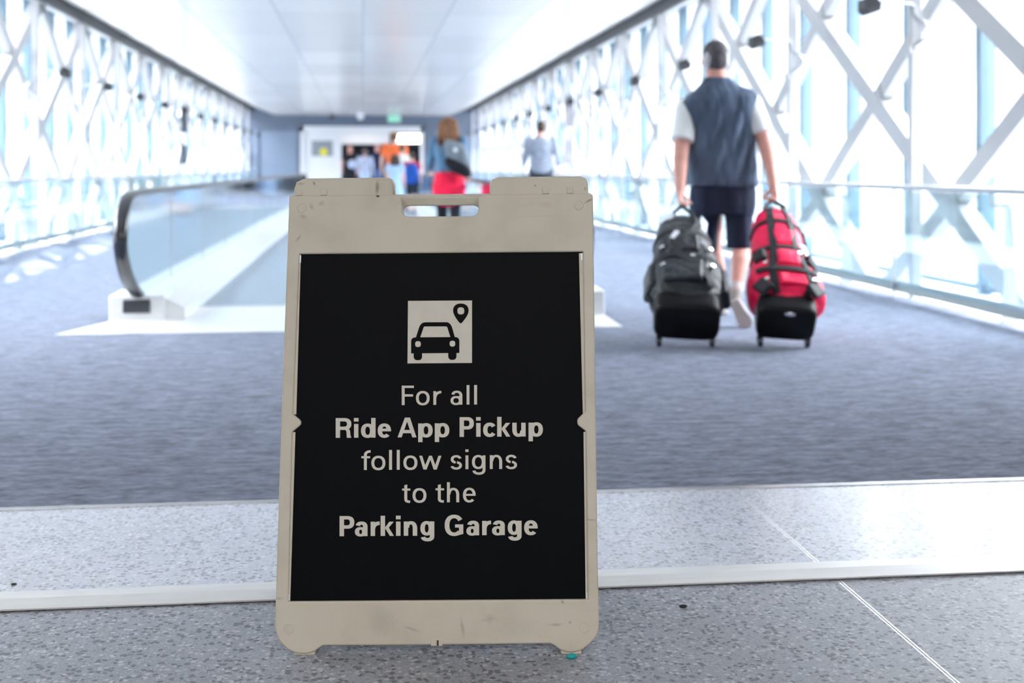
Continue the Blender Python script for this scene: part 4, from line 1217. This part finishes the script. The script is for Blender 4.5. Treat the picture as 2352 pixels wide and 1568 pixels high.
shoem = noisy(mat('grey canvas shoe', (0.34, 0.31, 0.29), 0.8), 30, 0.15)
solem = mat('beige shoe sole', (0.55, 0.52, 0.48), 0.7)
def shoe(heel, toe, up, ankle):
    heel, toe, up = Vector(heel), Vector(toe), Vector(up).normalized()
    ax = (toe - heel).normalized()
    sd_ = ax.cross(up).normalized()
    up = sd_.cross(ax)
    Ln = (toe - heel).length
    def pt(t, x, z): return tuple(heel + ax * (t * Ln) + sd_ * x + up * z)
    prof = [(0.0, .026), (.08, .034), (.25, .036), (.45, .038), (.68, .047), (.86, .043), (.96, .028), (1.0, .012)]
    out = [pt(t, w_, 0) for t, w_ in prof] + [pt(t, -w_, 0) for t, w_ in prof[::-1]]
    out2 = [pt(t, w_, .022) for t, w_ in prof] + [pt(t, -w_, .022) for t, w_ in prof[::-1]]
    MB().loft([out, out2]).obj('shoe_sole', solem, man, 50, bevel=0.006)
    up_ = MB()
    up_.chain([pt(.12, 0, .055), pt(.35, 0, .058), pt(.62, 0, .045), pt(.86, 0, .034)], [.036, .040, .040, .032], n=12)
    up_.chain([pt(.14, 0, .055), ankle], [.040, .042], n=12, balls=False)
    up_.solid('shoe', shoem, man, 0.006, 3)
shoe(P(1684, 690, 7.755), P(1720, 754, 7.775), (0, 1, 0.45), ran)
shoe((lan[0] - .0, lan[1] - .06, .012), (lan[0] - .03, lan[1] + .20, .012), (0, 0, 1), lan)
for a_ in (lan, ran):
    k_ = rkn if a_ is ran else lkn
    q = Vector(a_).lerp(Vector(k_), .16)
    MB().tube([a_, tuple(q)], [.041, .043], 14).obj('sock', mat('pale sock', (0.6, 0.56, 0.55), 0.9), man, 60)

# ---- wheeled travel bags
def bag(label, u0, d0, z0, top, rings, fabric, base_w, base_b, name='wheeled_duffel'):
    x0 = (u0 - 1176) / FPX * d0
    root = empty(name, W(x0, d0, 0), -PSI, label, 'bag')
    a0 = Vector((0, 0, z0))
    a1 = Vector((top[0] - x0, top[1] - d0, top[2]))
    ax = (a1 - a0).normalized()
    Ln = (a1 - a0).length
    rt = Vector((1, 0, 0)); rt = (rt - ax * rt.dot(ax)).normalized()
    nm = rt.cross(ax).normalized()
    def prof(t):
        for i in range(len(rings) - 1):
            if t <= rings[i + 1][0]:
                q = (t - rings[i][0]) / (rings[i + 1][0] - rings[i][0])
                q = max(0, q); q = q * q * (3 - 2 * q)
                return [rings[i][j] * (1 - q) + rings[i + 1][j] * q for j in range(1, 5)]
        return list(rings[-1][1:5])
    def surf(t, th, off=0.0, p=2.5):
        a, b, sx__, sy__ = prof(t)
        c, s = math.cos(th), math.sin(th)
        return a0 + ax * t + rt * (sx__ + (a + off) * math.copysign(abs(c) ** (2 / p), c)) + nm * (sy__ + (b + off) * math.copysign(abs(s) ** (2 / p), s))
    f = MB()
    ts = [rings[0][0] + (rings[-1][0] - rings[0][0]) * i / 40 for i in range(41)]
    f.loft([[tuple(surf(t, 2 * PI * j / 40)) for j in range(40)] for t in ts])
    fo = f.obj('bag_body', fabric, root, 180)
    # hard base tub, with rounded rim
    bs = MB()
    def brect(t, w_, b_, p=5, n=40):
        o = []
        for j in range(n):
            c, s = math.cos(2 * PI * j / n), math.sin(2 * PI * j / n)
            o.append(tuple(a0 + ax * t + rt * (w_ * math.copysign(abs(c) ** (2 / p), c)) + nm * (b_ * math.copysign(abs(s) ** (2 / p), s))))
        return o
    bs.loft([brect(-.012, base_w * .88, base_b * .86), brect(0.0, base_w * .97, base_b * .96), brect(.02, base_w, base_b), brect(.10, base_w, base_b), brect(.12, base_w * .97, base_b * .95)])
    bs.obj('base_tub', M['bag_black'], root, 45)
    for s in (-1, 1):
        c = a0 + rt * (s * base_w * .80) - nm * (base_b * .95) + ax * 0.02
        c.z = 0.033
        wl_ = MB().loft([[(c.x + o, c.y + r * math.cos(2 * PI * j / 18), c.z + r * math.sin(2 * PI * j / 18)) for j in range(18)] for o, r in ((-.013, .026), (-.010, .033), (.010, .033), (.013, .026))])
        w_o = wl_.obj('wheel', M['rubber'], root, 40)
        MB().beam(c, a0 + rt * (s * base_w * .80) - nm * (base_b * .6) + ax * 0.03, 0.034, 0.03, (1, 0, 0)).obj('wheel_bracket', M['bag_black'], root)
    def strap(name_, path, width, off, mt, n=4):
        """path: (t, theta) along the bag's surface"""
        mb = MB()
        pts = []
        for (t, th), (t2, th2) in zip(path[:-1], path[1:]):
            for i in range(n):
                q = i / n
                pts.append((t + (t2 - t) * q, th + (th2 - th) * q))
        pts.append(path[-1])
        C_ = [surf(t, th, off) for t, th in pts]
        D_ = [surf(t, th, off - 0.012) for t, th in pts]
        rr = []
        for i, c in enumerate(C_):
            tg = (C_[min(i + 1, len(C_) - 1)] - C_[max(i - 1, 0)]).normalized()
            nn = (c - D_[i]).normalized()
            sdv = tg.cross(nn).normalized() * width / 2
            rr.append([tuple(c - sdv + nn * .002), tuple(c + sdv + nn * .002), tuple(c + sdv - nn * .006), tuple(c - sdv - nn * .006)])
        mb.loft(rr)
        return mb.obj(name_, mt, root, 40)
    def plate(name_, t, th, lx, ly, lz, mt, rot=0.0, off=0.004, bevel=0.002):
        c = surf(t, th, off)
        nn = (c - surf(t, th, off - 0.02)).normalized()
        tg = (surf(min(t + .02, rings[-1][0]), th, off) - surf(t - .02, th, off)).normalized()
        sdv = tg.cross(nn).normalized(); tg = nn.cross(sdv)
        Mx = Matrix((sdv, tg, nn)).transposed().to_4x4(); Mx.translation = c
        return MB().box((0, 0, 0), (lx, ly, lz), 0, Mx @ Matrix.Rotation(rot, 4, 'Z')).obj(name_, mt, root, bevel=bevel)
    return root, surf, strap, plate, (a0, ax, rt, nm, Ln), brect
M['bag_black'] = mat('black moulded plastic', (0.003, 0.004, 0.006), 0.5, 0.0, 0.2)
M['bag_fabric'] = noisy(mat('black nylon', (0.014, 0.020, 0.028), 0.5, 0, 0.5), 9, 0.35, 3, (1, 1, 1), 0.9, 0.05)
M['bag_red'] = noisy(mat('red nylon', (0.92, 0.006, 0.085), 0.5, 0, 0.4), 8, 0.12, 3, (1, 1, 1), 0.7, 0.045)
M['webbing'] = noisy(mat('black webbing', (0.012, 0.014, 0.020), 0.7), 200, 0.2)
M['chrome'] = mat('bright buckle metal', (0.85, 0.86, 0.88), 0.15, 1.0)
M['tag_white'] = mat('white tag', (0.80, 0.84, 0.90), 0.4)
rad = math.radians
# black bag: (t, half width, half thickness, side shift, lift)
lh = Vector(lwr) + (Vector(P(1562, 480, 7.72)) - Vector(lwr)).normalized() * 0.115
lh = (lh.x + MX + 0.012, lh.y + MD, lh.z)
rg = [(-.005, .150, .095, 0, 0), (.10, .172, .125, 0, 0), (.17, .208, .150, .004, .01), (.30, .215, .160, .006, .015), (.42, .195, .155, .0, .012), (.55, .172, .150, -.006, .008), (.70, .158, .135, -.01, .0),
      (.82, .140, .110, -.012, -.012), (.93, .105, .080, -.012, -.03), (1.00, .060, .045, -.01, -.045), (1.03, .02, .015, -.01, -.05)]
root, surf, strap, plate, fr_, brect = bag('bulging black wheeled bag held by the man\'s left hand', 1578, 6.86, 0.142, (lh[0], lh[1], lh[2] - 0.035), rg, M['bag_fabric'], .178, .122)
a0, ax, rt, nm, Ln = fr_
MB().chain([surf(.90, rad(125), -.01), surf(.99, rad(110), .03), Vector((lh[0], lh[1], lh[2])) - Vector(W(0, 0, 0)) - Vector(((1578 - 1176) / FPX * 6.86, 6.86, 0)), surf(.97, rad(60), .03), surf(.86, rad(55), -.01)], [.012] * 5, n=10).obj('carry_handle', M['webbing'], root, 60)
strap('compression_strap', [(.36, rad(0)), (.38, rad(45)), (.38, rad(90)), (.38, rad(135)), (.36, rad(180))], .035, .006, M['webbing'])
strap('compression_strap', [(.62, rad(0)), (.64, rad(45)), (.64, rad(90)), (.64, rad(135)), (.62, rad(180))], .030, .006, M['webbing'])
strap('shoulder_strap', [(.14, rad(60)), (.25, rad(75)), (.38, rad(100)), (.50, rad(105)), (.62, rad(80)), (.74, rad(62)), (.84, rad(60))], .045, .016, M['webbing'], 6)
plate('front_pocket', .24, rad(96), .22, .17, .05, M['bag_fabric'], 0.0, -.005, .02)
plate('front_pocket', .50, rad(92), .17, .16, .05, M['bag_fabric'], 0.0, -.008, .02)
plate('name_patch', .86, rad(125), .085, .055, .006, M['tag_white'], 0.25, .003, .002)
plate('luggage_tag', .80, rad(38), .060, .165, .012, noisy(mat('light blue lit plastic', (0.50, 0.62, 0.80), 0.3), 30, 0.1), -0.10, .008, .004)  # light blue paints the lit side of the plastic strip
plate('luggage_tag', .56, rad(104), .030, .070, .010, M['tag_white'], -0.5, .02, .003)
for t_, th_ in ((.47, 128), (.47, 52), (.36, 86), (.29, 124), (.29, 60)):
    plate('buckle', t_, rad(th_), .030, .018, .014, M['chrome'], 0.2, .012, .004)
strap('side_strap', [(.10, rad(178)), (.16, rad(176)), (.24, rad(172))], .03, .008, M['webbing'])
plate('side_pocket', .27, rad(172), .15, .20, .06, M['bag_fabric'], 0, -.012, .028)
plate('side_pocket', .25, rad(8), .15, .20, .06, M['bag_fabric'], 0, -.012, .028)

rh = Vector(rwr) + (Vector(P(1781, 468, 7.75)) - Vector(rwr)).normalized() * 0.115
rh = (rh.x + MX - 0.012, rh.y + MD, rh.z)
rg = [(-.005, .130, .09, 0, 0), (.10, .158, .115, 0, 0), (.17, .212, .135, .012, .012), (.28, .210, .145, .006, .015), (.38, .182, .142, 0, .01), (.50, .156, .138, -.004, .005), (.66, .148, .130, -.006, .0),
      (.82, .140, .115, -.006, -.005), (.95, .112, .090, -.004, -.02), (1.05, .070, .055, 0, -.035), (1.09, .025, .02, 0, -.045)]
root, surf, strap, plate, fr_, brect = bag('red wheeled bag with black straps held by the man\'s right hand', 1806, 6.86, 0.135, (rh[0], rh[1], rh[2] - 0.03), rg, M['bag_red'], .158, .114)
org = Vector(((1806 - 1176) / FPX * 6.86, 6.86, 0))
MB().chain([surf(.97, rad(125), -.01), surf(1.05, rad(110), .025), Vector(rh) - org, surf(1.03, rad(60), .025), surf(.94, rad(55), -.01)], [.012] * 5, n=10).obj('carry_handle', M['webbing'], root, 60)
strap('long_strap', [(.11, rad(106)), (.25, rad(107)), (.45, rad(104)), (.65, rad(102)), (.85, rad(102)), (1.0, rad(104))], .042, .007, M['webbing'], 6)
strap('long_strap', [(.11, rad(58)), (.25, rad(62)), (.45, rad(66)), (.65, rad(66)), (.85, rad(65)), (1.0, rad(66))], .036, .007, M['webbing'], 6)
strap('cross_strap', [(.74, rad(2)), (.76, rad(45)), (.78, rad(90)), (.76, rad(135)), (.72, rad(178))], .030, .009, M['webbing'], 6)
strap('cross_strap', [(.47, rad(2)), (.49, rad(45)), (.49, rad(90)), (.48, rad(135)), (.46, rad(178))], .030, .009, M['webbing'], 6)
strap('cross_strap', [(.27, rad(45)), (.27, rad(90)), (.27, rad(135))], .034, .012, M['webbing'], 6)
plate('front_pocket', .38, rad(86), .125, .13, .055, M['bag_red'], 0, -.006, .018)
plate('front_pocket', .60, rad(86), .11, .14, .04, M['bag_red'], 0, -.006, .015)
plate('front_pocket', .20, rad(86), .15, .09, .05, M['bag_red'], 0, -.01, .015)
plate('black_pouch', .42, rad(132), .075, .10, .05, M['webbing'], 0.2, .0, .012)
plate('black_pouch', .40, rad(40), .07, .09, .045, M['webbing'], -0.2, .0, .012)
plate('corner_guard', .16, rad(128), .085, .12, .03, M['webbing'], 0.5, -.004, .01)
plate('corner_guard', .16, rad(50), .085, .13, .03, M['webbing'], -0.5, -.004, .01)
plate('luggage_tag', .475, rad(52), .040, .080, .010, M['tag_white'], 0.4, .022, .004)
for t_, th_ in ((.43, 68), (.32, 116), (.19, 116), (.21, 56), (.22, 50)):
    plate('buckle', t_, rad(th_), .026, .020, .014, M['chrome'], 0.2, .016, .004)
plate('side_handle', .72, rad(12), .02, .12, .02, M['webbing'], 0, .01, .005)
bz = a0
MB().loft([[tuple(fr_[0] - fr_[1] * o + fr_[2] * (.01 + r * .030 * math.cos(2 * PI * j / 20)) + fr_[3] * (.078 + r * .0135 * math.sin(2 * PI * j / 20))) for j in range(20)] for o, r in ((.006, 1.0), (.0135, 1.0), (.0155, .85))]).obj('oval_badge', M['chrome'], root, 40)

# ---- travellers farther down the walkway
denim = cloth('blue denim', (0.10, 0.19, 0.30), scale=10, amount=0.35)
e, k, hr = person('woman with long brown hair, denim jacket and grey backpack on the moving walkway', at(1030, 15.8), 1.60, ('denim_jacket', denim), ('trousers', cloth('black trousers', (0.012, 0.013, 0.02))),
                  (0.20, 0.09, 0.045), hair_len=0.30, stride=0.22, arm_fwd=(0.22, 0.05), build=1.02, vox=0.011)
rc_ = MB()
rc_.loft([ering((0.01 * k, -0.01, z * k), rx * k, ry * k, 2.3, 28) for z, rx, ry in ((0.55, .10, .12), (0.66, .215, .168), (0.80, .225, .172), (0.93, .20, .150), (1.01, .178, .132))])
rc_.solid('red_jacket', cloth('bright red cloth', (0.80, 0.015, 0.06), scale=8), e, 0.011)
bp_ = MB()
bp_.loft([ering((0.10 + dx, -0.215, z), rx, ry, 3.0, 24, -.25) for z, rx, ry, dx in ((0.92, .12, .05, .06), (0.96, .15, .085, .05), (1.08, .155, .10, .03), (1.22, .14, .09, .0), (1.30, .10, .06, -.02))])
bk = bp_.solid('backpack', cloth('grey backpack nylon', (0.16, 0.19, 0.22), scale=9, amount=0.3), e, 0.012)
MB().loft([ering((0.13, -0.235, z), rx, ry, 3.0, 20, -.45) for z, rx, ry in ((0.89, .10, .05), (0.94, .165, .095), (1.02, .160, .105), (1.06, .13, .08))]).solid('backpack_base', cloth('black backpack base', (0.012, 0.013, 0.018)), bk, 0.012)
for s in (-0.10, 0.13):
    MB().tube([(s, -.14, 1.27), (s, -.06, 1.37), (s, .06, 1.36), (s, .13, 1.24), (s, .12, 1.08)], .018, 8).obj('shoulder_strap', M['webbing'], bk, 60)
MB().ball((0.10, -.31, 1.19), (.024, .012, .024), 12).obj('round_badge', M['tag_white'], bk, 60)

person('man in a grey patterned shirt walking right of the moving walkway', at(1243, 22.0), 1.78, ('shirt', cloth('grey checked shirt', (0.26, 0.29, 0.36), scale=34, amount=0.55, stretch=(1, 1, 1))),
       ('trousers', cloth('dark trousers', (0.05, 0.055, 0.07))), (0.055, 0.032, 0.026), stride=0.26, arm_fwd=(0.12, -0.10), build=1.12)
e, k, hr = person('boy in shorts wearing a blue backpack on the moving walkway', at(946, 27.0), 1.31, ('shirt', cloth('red tee shirt', (0.45, 0.03, 0.06))), ('shorts', cloth('dark shorts', (0.02, 0.025, 0.04))), (0.02, 0.016, 0.014),
                  skin='skin_pale', sleeve=0.3, leg=0.42, stride=0.2)
MB().loft([ering((0, -.17 * k, z * k), rx * k, ry * k, 3, 22) for z, rx, ry in ((.86, .15, .07), (.92, .19, .10), (1.15, .20, .11), (1.35, .17, .10), (1.42, .10, .06))]).solid('backpack', cloth('blue backpack', (0.02, 0.09, 0.40), scale=8, amount=0.4), e, 0.014)
person('child in a pale blue dress beside the boy with the blue backpack', at(908, 25.8), 1.25, ('blouse', cloth('pale blue blouse', (0.40, 0.55, 0.80))), ('dress', cloth('pale blue dress', (0.46, 0.60, 0.82))), (0.06, 0.035, 0.03),
       skin='skin_pale', sleeve=0.3, stride=0.12, hair_len=0.05, skirt=[(.42, .25, .20), (.60, .22, .18), (.85, .18, .14), (1.05, .165, .125)])
e, k, hr = person('tall man in an orange shirt and cap ahead of the children', at(906, 29.6), 1.80, ('shirt', cloth('orange shirt', (0.80, 0.16, 0.05))), ('trousers', cloth('pale trousers', (0.50, 0.47, 0.44))), (0.15, 0.08, 0.04), sleeve=0.35, stride=0.2, build=1.15, skin='skin_pale')
cp = MB().ball((0, 0, 0.055), (.094, .108, .085), 16, 0, hr).ball((0, 0.10, 0.04), (.07, .08, .012), 14, 0, hr)
cp.solid('cap', cloth('tan cap', (0.35, 0.22, 0.10)), e, 0.012)
person('child in a white shirt with brown hair before the man in orange', at(924, 28.6), 1.50, ('shirt', cloth('white shirt', (0.78, 0.78, 0.80))), ('trousers', cloth('pale blue trousers', (0.3, 0.4, 0.55))), (0.10, 0.055, 0.03), sleeve=0.3, stride=0.15, skin='skin_pale')
e, k, hr = person('person in black with a round pale bag at the left of the far doorway', at(804, 43.5), 1.73, ('jacket', cloth('black jacket', (0.012, 0.012, 0.016))), ('trousers', cloth('black jeans', (0.016, 0.018, 0.025))), None, stride=0.1, sleeve=0.3, build=1.1)
MB().ball((0.10, -.21, 1.10), (.15, .07, .15), 16).solid('round_bag', cloth('pale blue round bag', (0.45, 0.52, 0.70)), e, 0.014)
person('person in a navy jacket in the middle of the far doorway', at(866, 45.0), 1.80, ('jacket', cloth('navy jacket', (0.02, 0.03, 0.075))), ('trousers', cloth('blue jeans', (0.10, 0.18, 0.36))), None, stride=0.1, build=1.1)
person('person in pale blue clothes between the two dark figures at the far doorway', at(838, 41.0), 1.58, ('shirt', cloth('pale lavender shirt', (0.42, 0.47, 0.62))), ('trousers', cloth('light jeans', (0.45, 0.58, 0.78))), (0.12, 0.10, 0.10), stride=0.12, build=1.15)
